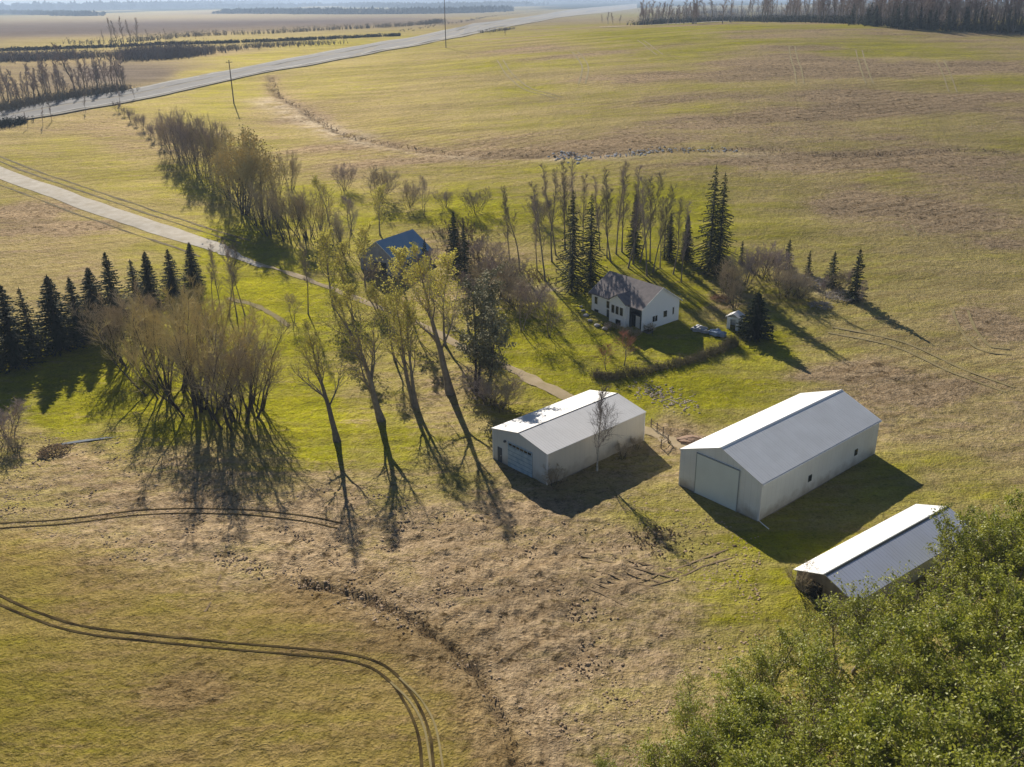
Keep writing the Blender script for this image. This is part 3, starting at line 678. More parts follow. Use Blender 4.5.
concrete = mat('concrete', (.30, .28, .25), .9, .2, var=(.2, .19, .17), scale=.8)
glass = mat('dark_window_glass', (.012, .015, .018), .08, .6)
dkgreen = mat('green_grey_panel', (.72, .79, .76), .5, .3, var=(.64, .71, .68), scale=.4)
def shell(t, L, W, h, hr, side_m, gable_m, depth=-.6):
    g = MB(); g.prism([(.06, depth), (W - .06, depth), (W - .06, h), (W / 2, h + hr - .03), (.06, h)], 'x', 0, .05); g.build('gable_wall', gable_m, t)
    g = MB(); g.prism([(.06, depth), (W - .06, depth), (W - .06, h), (W / 2, h + hr - .03), (.06, h)], 'x', L - .05, L); g.build('gable_wall', gable_m, t)
    s = MB(); s.box(0, L, 0, .058, depth, h); s.build('side_wall', side_m, t)
    s = MB(); s.box(0, L, W - .058, W, depth, h); s.build('side_wall', side_m, t)

def big_barn():
    L, W, h, hr = 26.1, 11.9, 5.0, 2.37
    t = thing('steel_barn', 'largest white steel barn with a closed sliding door in its gable end', 'barn', (28.6, 94.8, float(TZ(38, 104))), .709)
    shell(t, L, W, h, hr, white_wall_x, white_wall_y)
    roof_slab(L, W, h, hr, .12, .15, .09, 0, white_roof, t); roof_slab(L, W, h, hr, .12, .15, .09, 1, white_roof, t)
    c = MB(); c.prism([(W / 2 - .22, h + hr + .045), (W / 2, h + hr + .16), (W / 2 + .22, h + hr + .045), (W / 2, h + hr + .125)], 'x', -.13, L + .13); c.build('ridge_cap', trimw, t)
    d = MB(); d.box(-.10, -.03, 3.1, 9.3, .05, 5.45); d.build('sliding_door', dkgreen, t)
    f = MB(); f.box(-.13, -.02, 3.0, 3.095, -.3, 5.45); f.box(-.13, -.02, 9.305, 9.40, -.3, 5.45); f.box(-.16, -.02, 3.0, 9.40, 5.455, 5.56); f.build('door_track', mat('grey_door_track', (.30, .33, .33), .6, .3), t)
    for y in (-.025, W - .125):
        for x in (-.02, L - .13):
            b = MB(); b.box(x, x + .15, y, y + .15, -.5, h - .02); b.build('corner_trim', trimw, t)
    for x in (10.0, 20.6):
        w_ = MB(); w_.box(x, x + .75, -.045, -.005, 1.55, 2.45); wo = w_.build('window', seam, t)
        q = MB(); q.box(x + .06, x + .69, -.06, -.046, 1.62, 2.38); q.build('pane', glass, wo)
    gt = MB(); gt.box(-.12, L + .12, -.30, -.17, h - .14, h - .04); gt.build('gutter', trimw, t)
    p = MB(); p.tube([(-.06, -.22, h - .1), (-.06, -.12, h - .5), (-.06, -.12, .25), (-.3, -1.0, .12), (-.55, -1.9, .06)], [.06] * 5, 6, cap=True); p.build('downspout', trimw, t)
    fd = MB(); fd.box(-.03, L + .03, -.03, W + .03, -.8, .06); fd.build('footing', concrete, t)
big_barn()
def small_barn():
    L, W, h, hr = 18.6, 10.4, 4.4, 1.1
    t = thing('steel_workshop', 'medium beige steel workshop with a blue striped overhead door, bare birch in front', 'workshop', (4.3, 104.0, float(TZ(8, 112))), .731)
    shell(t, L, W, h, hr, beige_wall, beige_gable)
    roof_slab(L, W, h, hr, .12, .12, .09, 0, grey_roof, t); roof_slab(L, W, h, hr, .12, .12, .09, 1, grey_roof, t)
    c = MB(); c.prism([(W / 2 - .13, h + hr + .06), (W / 2, h + hr + .16), (W / 2 + .13, h + hr + .06), (W / 2, h + hr + .125)], 'x', -.13, L + .13); c.build('ridge_cap', seam, t)
    for y in (-.03, W - .13):
        for x in (-.02, L - .14):
            b = MB(); b.box(x, x + .16, y, y + .16, -.5, h - .02); b.build('corner_trim', trimw, t)
    panel = mat('blue_white_door_panel', (.42, .53, .58), .5, .3, var=(.26, .38, .47), scale=1.4, amt=.35)
    d = MB(); z = .08
    for i in range(6):
        d.box(-.09 - (.012 if i % 2 else 0), -.02, 2.7, 7.3, z, z + .57); z += .60
    do = d.build('overhead_door', panel, t)
    rng = random.Random(4)
    wn = MB()
    for i in range(6): wn.box(-.125, -.105, 2.85 + i * .73, 3.45 + i * .73, 3.2, 3.5)
    wn.build('window_row', glass, do)
    gr = MB()
    for i in range(5): gr.box(-.11, -.105, 2.7, 7.3, .08 + .6 * i + .555, .08 + .6 * i + .615)
    gr.build('panel_joint', mat('blue_shadow_gap', (.14, .22, .29), .6, .2), do)
    m = MB(); m.box(-.08, -.02, 8.55, 9.35, .05, 2.15); dr = m.build('side_door', mat('dark_blue_door', (.055, .075, .10), .5, .3), t)
    k = MB(); k.box(-.14, -.081, 8.62, 8.68, 1.0, 1.12); k.build('handle', trimw, dr)
    lm = MB(); lm.box(-.28, -.02, 7.7, 7.95, 3.35, 3.6); lm.build('wall_lamp', seam, t)
    fd = MB(); fd.box(-.03, L + .03, -.03, W + .03, -.8, .06); fd.build('footing', concrete, t)
small_barn()
def low_shed():
    W, h, hr = 6.8, 2.2, 1.25; zr = float(TZ(38, 80)) + h + hr + .15
    a, b = [(lambda d: np.array([0, 0, CH]) + d * ((zr - CH) / d[2]))(ray(*q)) for q in ((825, 574), (948, 506))]
    yaw = math.atan2(b[1] - a[1], b[0] - a[0]); L = float(np.hypot(*(b - a)[:2])) - .5
    ux, uy = math.cos(yaw), math.sin(yaw)
    t = thing('low_shed', 'long low white roofed shed half hidden by the leafy trees at lower right', 'shed', (a[0] + .25 * ux + uy * W / 2, a[1] + .25 * uy - ux * W / 2, zr - h - hr - .15), yaw)
    shell(t, L, W, h, hr, white_wall_x, mat('weathered_gable_boards', (.33, .28, .22), .9, .1, var=(.16, .13, .10), scale=1.0), -.8)
    shaded_roof = ribbed('shaded_steel_roof', (.60, .65, .80), 0, .45, .4, .45, .5)  # shaded slope of the white roof; its shade is painted in as blue-grey
    roof_slab(L, W, h, hr, .25, .3, .09, 0, shaded_roof, t); roof_slab(L, W, h, hr, .25, .3, .09, 1, white_roof, t)
    c = MB(); c.prism([(W / 2 - .2, h + hr + .05), (W / 2, h + hr + .15), (W / 2 + .2, h + hr + .05), (W / 2, h + hr + .12)], 'x', -.26, L + .26); c.build('ridge_cap', seam, t)
    f = MB(); f.box(-.09, -.01, 3.6, 5.4, -.2, 2.0); f.build('doorway', mat('black_opening', (.02, .018, .016), .9, .05), t)
low_shed()
siding = mat('white_house_siding', (.92, .93, .93), .6, .3, var=(.86, .88, .89), scale=.3)
_n = siding.node_tree.nodes; _l = siding.node_tree.links
_tc = _n.new('ShaderNodeTexCoord'); _sx = _n.new('ShaderNodeSeparateXYZ'); _l.new(_tc.outputs['Object'], _sx.inputs[0])
_m = _n.new('ShaderNodeMath'); _m.operation = 'MULTIPLY'; _m.inputs[1].default_value = 5; _l.new(_sx.outputs[2], _m.inputs[0])
_f = _n.new('ShaderNodeMath'); _f.operation = 'FRACT'; _l.new(_m.outputs[0], _f.inputs[0])
_b = _n.new('ShaderNodeBump'); _b.inputs['Strength'].default_value = .5; _b.inputs['Distance'].default_value = .03
_l.new(_f.outputs[0], _b.inputs['Height']); _l.new(_b.outputs[0], _n['Principled BSDF'].inputs['Normal'])
shingle = mat('brown_grey_shingles', (.17, .15, .15), .9, .15, var=(.27, .235, .225), scale=1.2, amt=.5, bump=.4, bscale=5)
darkw = mat('dark_porch_cladding', (.045, .055, .06), .8, .2)
def window(parent, x0, x1, z0, z1, face, off, name='window', axis='y', div=1):
    """window set on the wall plane at local y (axis 'y', facing -y) or local x (axis 'x', facing +x)"""
    f = MB(); b = .07
    def bx(m, a0, a1, c0, c1, d0, d1):
        if axis == 'y': m.box(a0, a1, min(off + d0 * face, off + d1 * face), max(off + d0 * face, off + d1 * face), c0, c1)
        else: m.box(min(off + d0 * face, off + d1 * face), max(off + d0 * face, off + d1 * face), a0, a1, c0, c1)
    bx(f, x0 - b, x0, z0 - b, z1 + b, .004, .06); bx(f, x1, x1 + b, z0 - b, z1 + b, .004, .06)
    bx(f, x0, x1, z1, z1 + b, .004, .06); bx(f, x0, x1, z0 - b, z0, .004, .08)
    fo = f.build(name, trimw, parent)
    for k in range(1, div):
        c = x0 + (x1 - x0) * k / div; mu = MB(); bx(mu, c - .04, c + .04, z0, z1, .021, .055); mu.build('mullion', trimw, fo)
    g = MB(); bx(g, x0, x1, z0, z1, .003, .02); g.build('pane', glass, fo)
    return fo
def house():
    C0 = G(641.2, 332.5); Rr = G(678.3, 319.5); z0 = C0[2]
    v = Rr[:2] - C0[:2]; W = float(np.linalg.norm(v)); v = v / W
    # local x runs from the gable (x=0) to the left along the front, local y from the front to the back: right-handed => x = rot(v,-90) is to the right; use -x
    yaw = math.atan2(v[1], v[0]) - PI / 2
    u = np.array([math.cos(yaw), math.sin(yaw)])
    Lf = G(589, 313.5)[:2] - C0[:2]; L = abs(float(Lf @ u))
    h = HGT(C0, 308.9); hr = HGT((np.array(C0) + np.array(Rr)) / 2, 286.5) - h
    print('HOUSE W', W, 'L', L, 'h', h, 'hr', hr, 'yaw', yaw, 'z0', z0)
    W = min(max(W, 8), 12); L = min(max(L + 1.2, 11), 18)
    t = thing('house', 'white two storey farmhouse with a brown shingled gable roof and dark recessed porch', 'house', C0, yaw)
    X0 = -L                                            # front wall: y=0, x from -L (left) to 0 (right gable)
    pw = 3.1                                           # porch recess width at the right end of the front
    s = MB()
    s.prism([(0, -.8), (W, -.8), (W, h), (W / 2, h + hr), (0, h)], 'x', -.08, 0)        # right gable
    s.prism([(0, -.8), (W, -.8), (W, h), (W / 2, h + hr), (0, h)], 'x', X0, X0 + .08)
    s.box(X0 + .08, -pw, 0, .08, -.8, h); s.box(X0 + .08, -.08, W - .08, W, -.8, h)
    s.build('wall', siding, t)
    pr = MB(); pr.box(-pw - .05, -pw + .03, .085, .95, -.6, h - .02); pr.box(-pw + .03, -.085, .90, .98, -.6, h - .02); pr.box(-pw, -.085, .02, .9, 2.75, 2.9)
    pr.box(-.42, -.085, -.03, .25, -.6, h - .02); pr.box(-pw - .02, -pw + .32, -.03, .25, -.6, h - .02); pr.box(-pw + .32, -.42, -.03, .2, h - .75, h - .02)
    pr.build('porch', darkw, t)
    d = MB(); d.box(-pw + .75, -pw + 2.05, .81, .89, .1, 2.4); dr = d.build('door', trimw, t)
    k = MB(); k.box(-pw + 1.85, -pw + 1.93, .73, .805, 1.1, 1.25); k.build('handle', seam, dr)
    # roof with eaves
    sl_ = hr / (W / 2); oe = .45; oh = .35; th = .14
    for side in (0, 1):
        m = MB()
        if side == 0: q = [(-oe, h - oe * sl_), (W / 2, h + hr), (W / 2, h + hr + th), (-oe, h - oe * sl_ + th)]
        else: q = [(W + oe, h - oe * sl_), (W + oe, h - oe * sl_ + th), (W / 2 + .002, h + hr + th), (W / 2 + .002, h + hr)]
        m.prism([(a, b + .012) for a, b in q], 'x', X0 - oh, oh); m.build('roof', shingle, t)
    for xx in (oh + .003, X0 - oh - .033):
        m = MB(); m.prism([(-oe, h - oe * sl_ - .06), (W / 2, h + hr - .06), (W + oe, h - oe * sl_ - .06), (W + oe, h - oe * sl_ + .16), (W / 2, h + hr + .165), (-oe, h - oe * sl_ + .16)], 'x', xx, xx + .03); m.build('fascia', trimw, t)
    # gabled bay
    b0, b1 = -pw - .1 - .32 * L, -pw - .12; bw = b1 - b0; bo = .9; bh = h + .15; bhr = 1.25
    m = MB(); m.box(b0, b1, -bo, -.002, -.8, bh); m.prism([(b0, bh), (b1, bh), ((b0 + b1) / 2, bh + bhr)], 'y', -bo, -.002); bay = m.build('bay', siding, t)
    sb = bhr / (bw / 2); mid = (b0 + b1) / 2; yb = (bh + bhr - h) / sl_
    for sgn in (-1, 1):
        e = mid + sgn * (bw / 2 + .3); ze = bh - .3 * sb
        ye = max((ze - h) / sl_, .05)
        r = MB(); top = .12
        P = [(e, -bo - .3, ze + .03), (mid, -bo - .3, bh + bhr + .03), (mid, yb, bh + bhr + .03), (e, ye, ze + .03)]
        r.v = P + [(a, b, c + top) for a, b, c in P]
        r.f = [(0, 1, 2, 3), (4, 5, 6, 7), (0, 1, 5, 4), (1, 2, 6, 5), (2, 3, 7, 6), (3, 0, 4, 7)]; r.m = [0] * 6
        r.build('bay_roof', shingle, t)
    for i in range(3):
        a = b0 + bw * (.14 + .26 * i); window(bay, a, a + bw * .19, h * .50, h * .84, -1, -bo)
    window(bay, b0 + bw * .42, b0 + bw * .74, .25, 1.25, -1, -bo)
    fr = lambda f: X0 + f * (-X0)
    window(t, fr(.065), fr(.125), h * .52, h * .83, -1, 0); window(t, fr(.31), fr(.375), h * .52, h * .83, -1, 0)
    window(t, fr(.06), fr(.15), .25, 1.25, -1, 0)
    m = MB(); m.box(fr(.32), fr(.40), -.06, -.004, -.2, 2.0); m.build('side_door', darkw, t)
    window(t, W * .285, W * .41, .32 * h, .56 * h, 1, 0, axis='x', div=2); window(t, W * .575, W * .67, .40 * h, .66 * h, 1, 0, axis='x'); window(t, W * .82, W * .86, .42 * h, .72 * h, 1, 0, axis='x')
    f = MB(); f.box(X0 - .03, -pw - .03, -.035, 0, -.8, -.0); f.box(.002, .04, -.03, W + .03, -.8, .22); f.build('foundation', concrete, t)
    st = MB()
    for i in range(3): st.box(.05 + i * .0, 1.25, .5 + 0, 1.7, -.3 + i * .0, .35)
    st.build('step', concrete, t)
    rl = MB()
    for xx, yy in ((1.2, .55), (1.2, 1.65), (.12, .55), (2.2, .55)): rl.tube([(xx, yy, -.3), (xx, yy, 1.25)], [.04, .04], 5)
    rl.tube([(.12, .55, 1.2), (1.2, .55, 1.2), (2.2, .55, 1.0)], [.04] * 3, 5); rl.tube([(1.2, .55, 1.2), (1.2, 1.65, 1.2)], [.04] * 2, 5); rl.build('handrail', darkw, t)
    return t, C0, u, v, L, W, h
HOUSE = house()
def blue_barn():
    A = G(397, 277)
    t = thing('blue_roofed_barn', 'old barn with a faded blue roof among the bare trees left of the house', 'barn', (A[0], A[1], A[2]), 1.02)
    L, W, h, hr = 12.0, 9.5, 3.2, 3.6
    blue = mat('faded_blue_roofing', (.20, .35, .50), .6, .35, var=(.30, .43, .55), scale=.7, amt=.6)
    grey = mat('weathered_grey_boards', (.42, .43, .50), .9, .1, var=(.26, .27, .32), scale=1.1)
    m = MB(); m.prism([(0, -.8), (W, -.8), (W, h), (W / 2, h + hr), (0, h)], 'x', 0, L); m.build('wall', grey, t)
    roof_slab(L, W, h, hr, .3, .35, .1, 0, blue, t); roof_slab(L, W, h, hr, .3, .35, .1, 1, blue, t)
    d = MB(); d.box(-.06, -.006, 2.6, 5.9, 0, 2.6); d.build('door', mat('dark_barn_door', (.04, .045, .05), .9, .1), t)
    for x in (3.0, 7.0):
        w_ = MB(); w_.box(x, x + 1, -.05, -.006, 1.2, 2.0); w_.build('window', glass, t)
    fa = MB(); fa.prism([(-.35, h - .22), (W / 2, h + hr - .02), (W + .35, h - .22), (W + .35, h - .02), (W / 2, h + hr + .13), (-.35, h - .02)], 'x', -.36, -.305); fa.build('fascia', trimw, t)
blue_barn()
def outhouse():
    A = G(738, 331)
    t = thing('garden_hut', 'tiny white hut with an open dark doorway beside the round spruce', 'hut', (A[0], A[1], A[2]), .95)
    m = MB(); m.box(0, 2.0, 0, .06, -.2, 2.3); m.box(0, 2.0, 2.14, 2.2, -.2, 2.3); m.box(1.94, 2.0, .06, 2.14, -.2, 2.3)
    m.box(0, .06, .06, .55, -.2, 2.3); m.box(0, .06, 1.55, 2.14, -.2, 2.3); m.box(0, .06, .55, 1.55, 1.95, 2.3); m.build('wall', siding, t)
    f = MB(); f.box(.06, 1.94, .06, 2.14, -.2, .05); f.build('floor', darkw, t)
    r = MB(); r.prism([(-.25, 2.25), (1.1, 2.95), (2.45, 2.25), (2.45, 2.35), (1.1, 3.06), (-.25, 2.35)], 'x', -.3, 2.25); r.build('roof', grey_roof, t)
    w_ = MB(); w_.box(.8, 1.3, -.03, -.004, 1.1, 1.7); w_.build('window', glass, t)
outhouse()

# ------------------------------------------------------------------ trees
def P_(kind, name, label, cat, bx, by, ty, group=None, tilt=(0, 0), sx=1.0, rz=None):
    b = G(bx, by); return plant(K[kind], name, label, cat, b, HGT(b, ty), group, tilt, sx, rz)
# row of dark spruces on the left
row = [(-12,372,296),(14,366,289),(38,357,284),(59,349,277),(79,341,272),(98,333,267),(117,322,257),(138,312,255),(153,303,251),(173,294,246),(194,286,245)]
for i, (bx, by, ty) in enumerate(row):
    P_(['spr0', 'spr1', 'spr5', 'spr0', 'spr1'][i % 5], 'spruce_tree', 'dark spruce in the straight row at the left, %s from the left edge' % ORD[i], 'spruce', bx + [0, 2, -2, 1, 3, -1, 0, 2, -2, 1, 0][i], by, ty + [0, -4, 3, -2, 5, 0, -5, 4, 0, 3, -3][i], 'spruces in the row at the left', sx=[1.3, 1.45, 1.15, 1.5, 1.25, 1.4, 1.15, 1.4, 1.2, 1.35, 1.25][i], tilt=([0, .03, -.03, .02, -.02, .04, 0, -.03, .03, 0, .02][i], 0))
# willow thicket
wl = [('wil1',135,362,292,'grey brown willow clump touching the spruce row, leftmost of the thicket'),('wil0',168,392,302,'golden twigged willow clump at the front left of the thicket'),
      ('wil0',203,410,300,'wide golden willow clump at the middle front of the thicket'),('wil1',235,420,318,'dark stemmed willow clump at the front right of the thicket'),
      ('wil1',165,352,283,'grey willow clump behind the thicket, just below the spruce row'),('wil0',205,372,285,'golden willow clump at the back of the thicket'),
      ('wil0',250,408,330,'small willow clump at the right end of the thicket')]
for k, bx, by, ty, lb in wl: P_(k, 'willow_clump', lb, 'willow', bx, by, ty, 'bare willow clumps of the left thicket', sx=1.1)
for i, (bx, by, ty) in enumerate([(213,306,250),(221,312,247),(229,318,244),(237,317,240),(245,315,246)]):
    P_(['pop1', 'pop2'][i % 2], 'aspen_tree', 'slim bare aspen in the small stand behind the willow thicket, %s from the left' % ORD[i], 'aspen', bx, by, ty, 'aspens behind the willow thicket', tilt=((i - 2.5) * .05, 0))
# large leaning trees with long shadows
for k, bx, by, ty, tl, lb in [('big0',337,441,332,-.17,'tall budding tree leaning left, leftmost of the four big trees on the lawn'),('big1',381,420,297,-.22,'tall forked budding tree leaning left, second of the four big trees on the lawn'),
        ('big2',416,408,292,-.22,'twin stemmed budding tree leaning left, third of the four big trees on the lawn'),('big0',450,393,256,-.20,'tall budding tree nearest the workshop, rightmost of the four big trees')]:
    P_(k, 'poplar_tree', lb, 'tree', bx, by, ty - 2, 'big budding trees on the lawn', tilt=(tl, -.05))
P_('pine', 'pine_tree', 'broad grey green pine beside the workshop, right of the four leaning trees', 'pine', 478, 392, 280)
P_('shr1', 'bush', 'dark twiggy bush against the far side of the workshop roof', 'bush', 500, 410, 383, sx=1.5)
P_('shr0', 'bush', 'grey bush between the grey pine and the workshop', 'bush', 487, 402, 372, sx=1.5)
P_('birch', 'birch_tree', 'white stemmed bare birch in front of the beige workshop', 'birch', 597, 471, 392)
# lawn trees behind, around the blue barn
for k, bx, by, ty, tl, lb in [('tree0',333,306,238,-.18,'budding tree leaning left on the lawn left of the blue roofed barn'),('pop1',308,314,240,-.15,'thin bare tree at the far left of the lawn beside a dark stump tree'),
        ('tree1',293,322,288,-.1,'short dark twiggy tree at the left end of the lawn'),('tree0',345,298,246,-.14,'budding tree just in front of the blue roofed barn, left side'),
        ('tree0',366,292,232,-.1,'yellow green budding tree leaning over the left gable of the blue roofed barn'),('tree1',377,305,255,0,'grey leafless tree in front of the blue roofed barn door'),
        ('tree0',410,318,248,-.08,'budding tree on the lawn in front of the blue roof'),('tree1',432,300,240,.05,'bare tree right of the blue roofed barn'),
        ('tree0',445,345,262,-.12,'budding tree between the blue roofed barn and the grey pine'),('tree0',360,345,285,-.18,'yellow budding tree in the middle of the lawn behind the big leaning trees'),
        ('tree0',395,360,290,-.12,'yellow budding tree just left of the grey pine, behind the big leaning trees'),('tree1',470,330,262,0,'bare tree behind the grey pine'),
        ('tree0',380,235,190,-.1,'round bare tree behind the blue roofed barn, left'),('tree1',352,232,188,-.1,'bare grey tree left behind the blue roofed barn'),('tree0',330,225,180,-.1,'bare tree at the right end of the shelterbelt')]:
    P_(k, 'bare_tree', lb, 'tree', bx, by, ty, 'bare trees on the lawn', tilt=(tl, 0), sx=1.05)
for bx, by, ty, k, lb in [(426,274,238,'spr3','small spruce in front of the blue roof'),(455,272,211,'spr1','tallest dark spruce between the blue roofed barn and the poplars'),(465,274,224,'spr3','thin dark spruce right of the tallest one by the blue roofed barn')]:
    P_(k, 'spruce_tree', lb, 'spruce', bx, by, ty, sx=.8)
# poplars and spruces behind the house
pops = [(520,271,182),(510,262,200),(545,281,183),(537,270,195),(556,255,166),(565,250,161),(575,255,156),(583,250,175),(600,250,178),(607,258,190),(616,254,163),(622,252,165),(633,264,166),(640,262,172),(647,276,180),(653,272,186),(660,268,200),(673,274,194),(681,282,202)]
pops += [(552,262,172),(570,262,178),(589,258,186),(611,262,172),(628,268,176),(636,256,185),(650,262,178),(664,258,196)]
pops.sort()
for i, (bx, by, ty) in enumerate(pops):
    P_(['pop0', 'pop1', 'pop2'][i % 3], 'poplar_tree', 'tall slim bare poplar in the grove behind the house, %s from the left' % ORDN(i), 'poplar', bx, by, ty, 'poplars behind the house', tilt=(-.09 if bx < 560 else -.02, 0))
for bx, by, ty, k, lb, sx in [(572,291,190,'spr2','tall dark spruce at the left end of the house, nearer the drive',.8),(590,285,193,'spr2','tall dark spruce touching the left end of the house roof',.8),(634,256,193,'spr1','slim spruce among the poplars behind the house roof',.7),
        (669,259,213,'spr1','dark spruce behind the poplars, left of a matching one',.9),(686,261,214,'spr0','dark spruce just left of the giant double spruce',.8),
        (709,271,165,'spr2','giant spruce, left one of the touching pair right of the grove',.75),(718,274,172,'spr2','giant spruce, right one of the touching pair right of the grove',.75)]:
    P_(k, 'spruce_tree', lb, 'spruce', bx, by, ty, 'spruces around the house', sx=sx)
P_('spr4', 'spruce_tree', 'round bushy young spruce beside the tiny white hut', 'spruce', 755, 337, 292, sx=1.15)
for bx, by, ty, lb, sx in [(741,264,240,'small pointed spruce behind the mauve bushes right of the giant pair',.8),(787,270,239,'slim young spruce in the open field, leftmost of four',1.1),(808,274,250,'smallest young spruce in the open field, second of four',.9),(831,286,251,'young spruce in the open field beside the brush pile, third of four',1.2),(854,300,248,'tallest young spruce in the open field, rightmost of four',1.0)]:
    P_('spr3', 'spruce_tree', lb, 'spruce', bx, by, ty, 'young spruces in the field edge', sx=sx)
for k, bx, by, ty, lb, sx in [('shr0',745,285,250,'mauve leafless bush just right of the giant spruces',1.0),('shr0',762,278,243,'tall mauve leafless bush in the clump right of the giant spruces',.9),('shr0',774,282,248,'mauve leafless bush at the right of the clump by the field',1.0),
        ('shr1',726,296,262,'dark bare bush under the giant spruces',.85),('shr1',735,308,278,'low dark bush between the giant spruces and the hut',.85),('shr1',785,296,266,'wide dark bush next to the brush pile',1.15),('shr1',798,298,276,'low dark bush in front of the brush pile',1.1),
        ('tree1',823,307,272,'small leaning bare tree in front of the young spruces',.8),('tree1',848,300,262,'bare little tree beside the tallest young spruce',.8),('tree1',863,308,276,'bare little tree at the right end of the field clump',.7),('shr1',840,290,272,'low bush between the young field spruces',1.4),
        ('red',624,365,334,'small red twigged ornamental tree on the front lawn, nearer the house',.95),('red',606,370,346,'small pale red ornamental tree beside the hedge end',1.0),
        ('tree1',521,330,276,'bare tree on the lawn left of the house, nearest the drive',1.0),('tree1',549,336,284,'bare tree on the lawn left of the house with a long shadow',.9),('shr1',497,300,262,'dark bush left of the poplars',1.4),('shr0',484,262,238,'grey bush behind the dark bush left of the poplars',1.3),
        ('shr1',515,305,275,'brown bush among the bare trees left of the house',1.5),('shr0',535,310,284,'mauve bush left of the tall spruces by the house',1.4),('shr0',500,282,252,'mauve leafless bush at the left foot of the poplar grove',1.4),
        ('shr1',379,200,168,'wide grey bush alone in the grass behind the blue roofed barn',1.1),('shr1',409,207,182,'round grey bush right of the wide grey bush',.9),('shr0',476,213,188,'grey bush in the grass left of the poplar tops',1.0),('shr0',445,207,190,'small grey bush in the grass between two others',1.0),('tree1',424,215,168,'thin bare sapling behind the blue roofed barn',.6),
        ('shr0',540,222,197,'grey bush behind the poplar grove',1.0),('shr0',345,190,163,'small dark bush by the ditch',.8),
        ('shr0',8,440,402,'mauve leafless bush at the left edge beside the ditch',1.1),('shr1',15,452,436,'small dark bush below the mauve bush at the left edge',1.1)]:
    nm = 'bare_tree' if k in ('tree1', 'tree0') else ('ornamental_tree' if k == 'red' else 'bush')
    P_(k, nm, lb, nm.split('_')[-1], bx, by, ty, None, sx=sx)
# shelterbelt running up to the highway
belt = [(118,112,88),(124,116,90),(131,122,94),(137,126,96),(143,130,98),(150,136,100),(156,140,104),(163,146,106),(172,152,110),(180,160,112),(188,166,114),(196,171,116),(205,178,118),(214,184,122)]
for i, (bx, by, ty) in enumerate(belt):
    if i < 8: ty = by - [12, 9, 15, 10, 17, 12, 18, 22][i]
    P_('shr1' if i % 2 else 'shr0', 'shelterbelt_bush', 'olive grey bush of the shelterbelt running up towards the highway, %s from its far end' % ORD[i], 'bush', bx, by, ty, 'bushes of the shelterbelt', sx=.55)
for k, bx, by, ty, lb, sx in [('wil0',231,196,128,'tall golden brown willow in the shelterbelt',.65),('round',242,214,131,'big rounded golden willow with a dense base at the near end of the shelterbelt',.95),('wil0',262,224,158,'golden willow at the near right end of the shelterbelt',.7),
        ('wil1',277,200,145,'dark grey tree right of the golden willows, taller one',.55),('wil1',291,190,150,'dark grey tree right of the golden willows, shorter one',.5),('wil1',272,235,180,'grey willow below the golden willows',.8),('wil1',290,240,186,'grey willow at the upper lawn edge',.8),('wil1',308,238,182,'grey willow left of the blue roofed barn lawn',.8),('wil0',320,240,196,'golden willow at the upper edge of the lawn',.8),('wil1',345,255,205,'grey willow close to the blue roofed barn',.8)]:
    P_(k, 'willow_clump', lb, 'willow', bx, by, ty, 'willows of the shelterbelt', sx=sx)
# leafy trees close to the camera, lower right
leafs = [(1004,490,11,0),(975,524,10,1),(1018,540,11,1),(936,556,9.5,2),(985,572,11,0),(898,584,8.5,2),(856,595,8,2),(905,622,9.5,1),(955,622,11,0),(1012,632,12,1),(812,612,7,2),(862,652,9.5,2),
         (772,630,6.5,2),(818,676,9,2),(912,682,11,0),(965,702,11.5,1),(1016,716,12,0),(745,650,6,2),(776,695,8.5,0),(858,716,10.5,1),(722,694,7,1),(690,676,5,2),(806,742,10,0),(668,724,6.5,2),(738,748,8.5,1),(644,750,5.5,2),(920,752,11,1),(1000,775,12,0),(612,764,4.2,2),(676,752,6.5,2),(705,732,7,2)]
own = {0: 'leafy tree at the right edge beyond the far end of the low shed', 6: 'slender leafy tree rising against the shaded side of the low shed', 10: 'leafy tree growing at the near corner of the low shed', 12: 'sparse leafy tree just below the near gable of the low shed',
       21: 'small sparse leafy tree at the upper left fringe of the green clump', 25: 'small leafy tree at the lower left of the green clump', 28: 'lowest leafy shrub tree, at the bottom left end of the green clump'}
for i, (tx, ty, h, k) in enumerate(leafs):
    d = ray(tx, ty); q = (CH - h) / -d[2]; x, y = d[0] * q, d[1] * q
    plant(K['leaf%d' % k], 'leafy_tree', own.get(i, 'leafy green tree within the dense clump that fills the lower right corner'), 'tree', (x, y, float(TZ(x, y))), h, 'leafy trees at the lower right', sx=1.05)
for x, y, h, lb in [(19, 60, 4.5, 'bare twiggy bush at the left fringe of the leafy clump'), (*G(808, 596)[:2], 3.2, 'dark bare bush against the near gable of the low shed'), (14, 52, 3.5, 'bare twiggy bush at the lower left of the leafy clump')]:
    plant(K['shr1'], 'bush', lb, 'bush', (x, y, float(TZ(x, y))), h, sx=1.2)

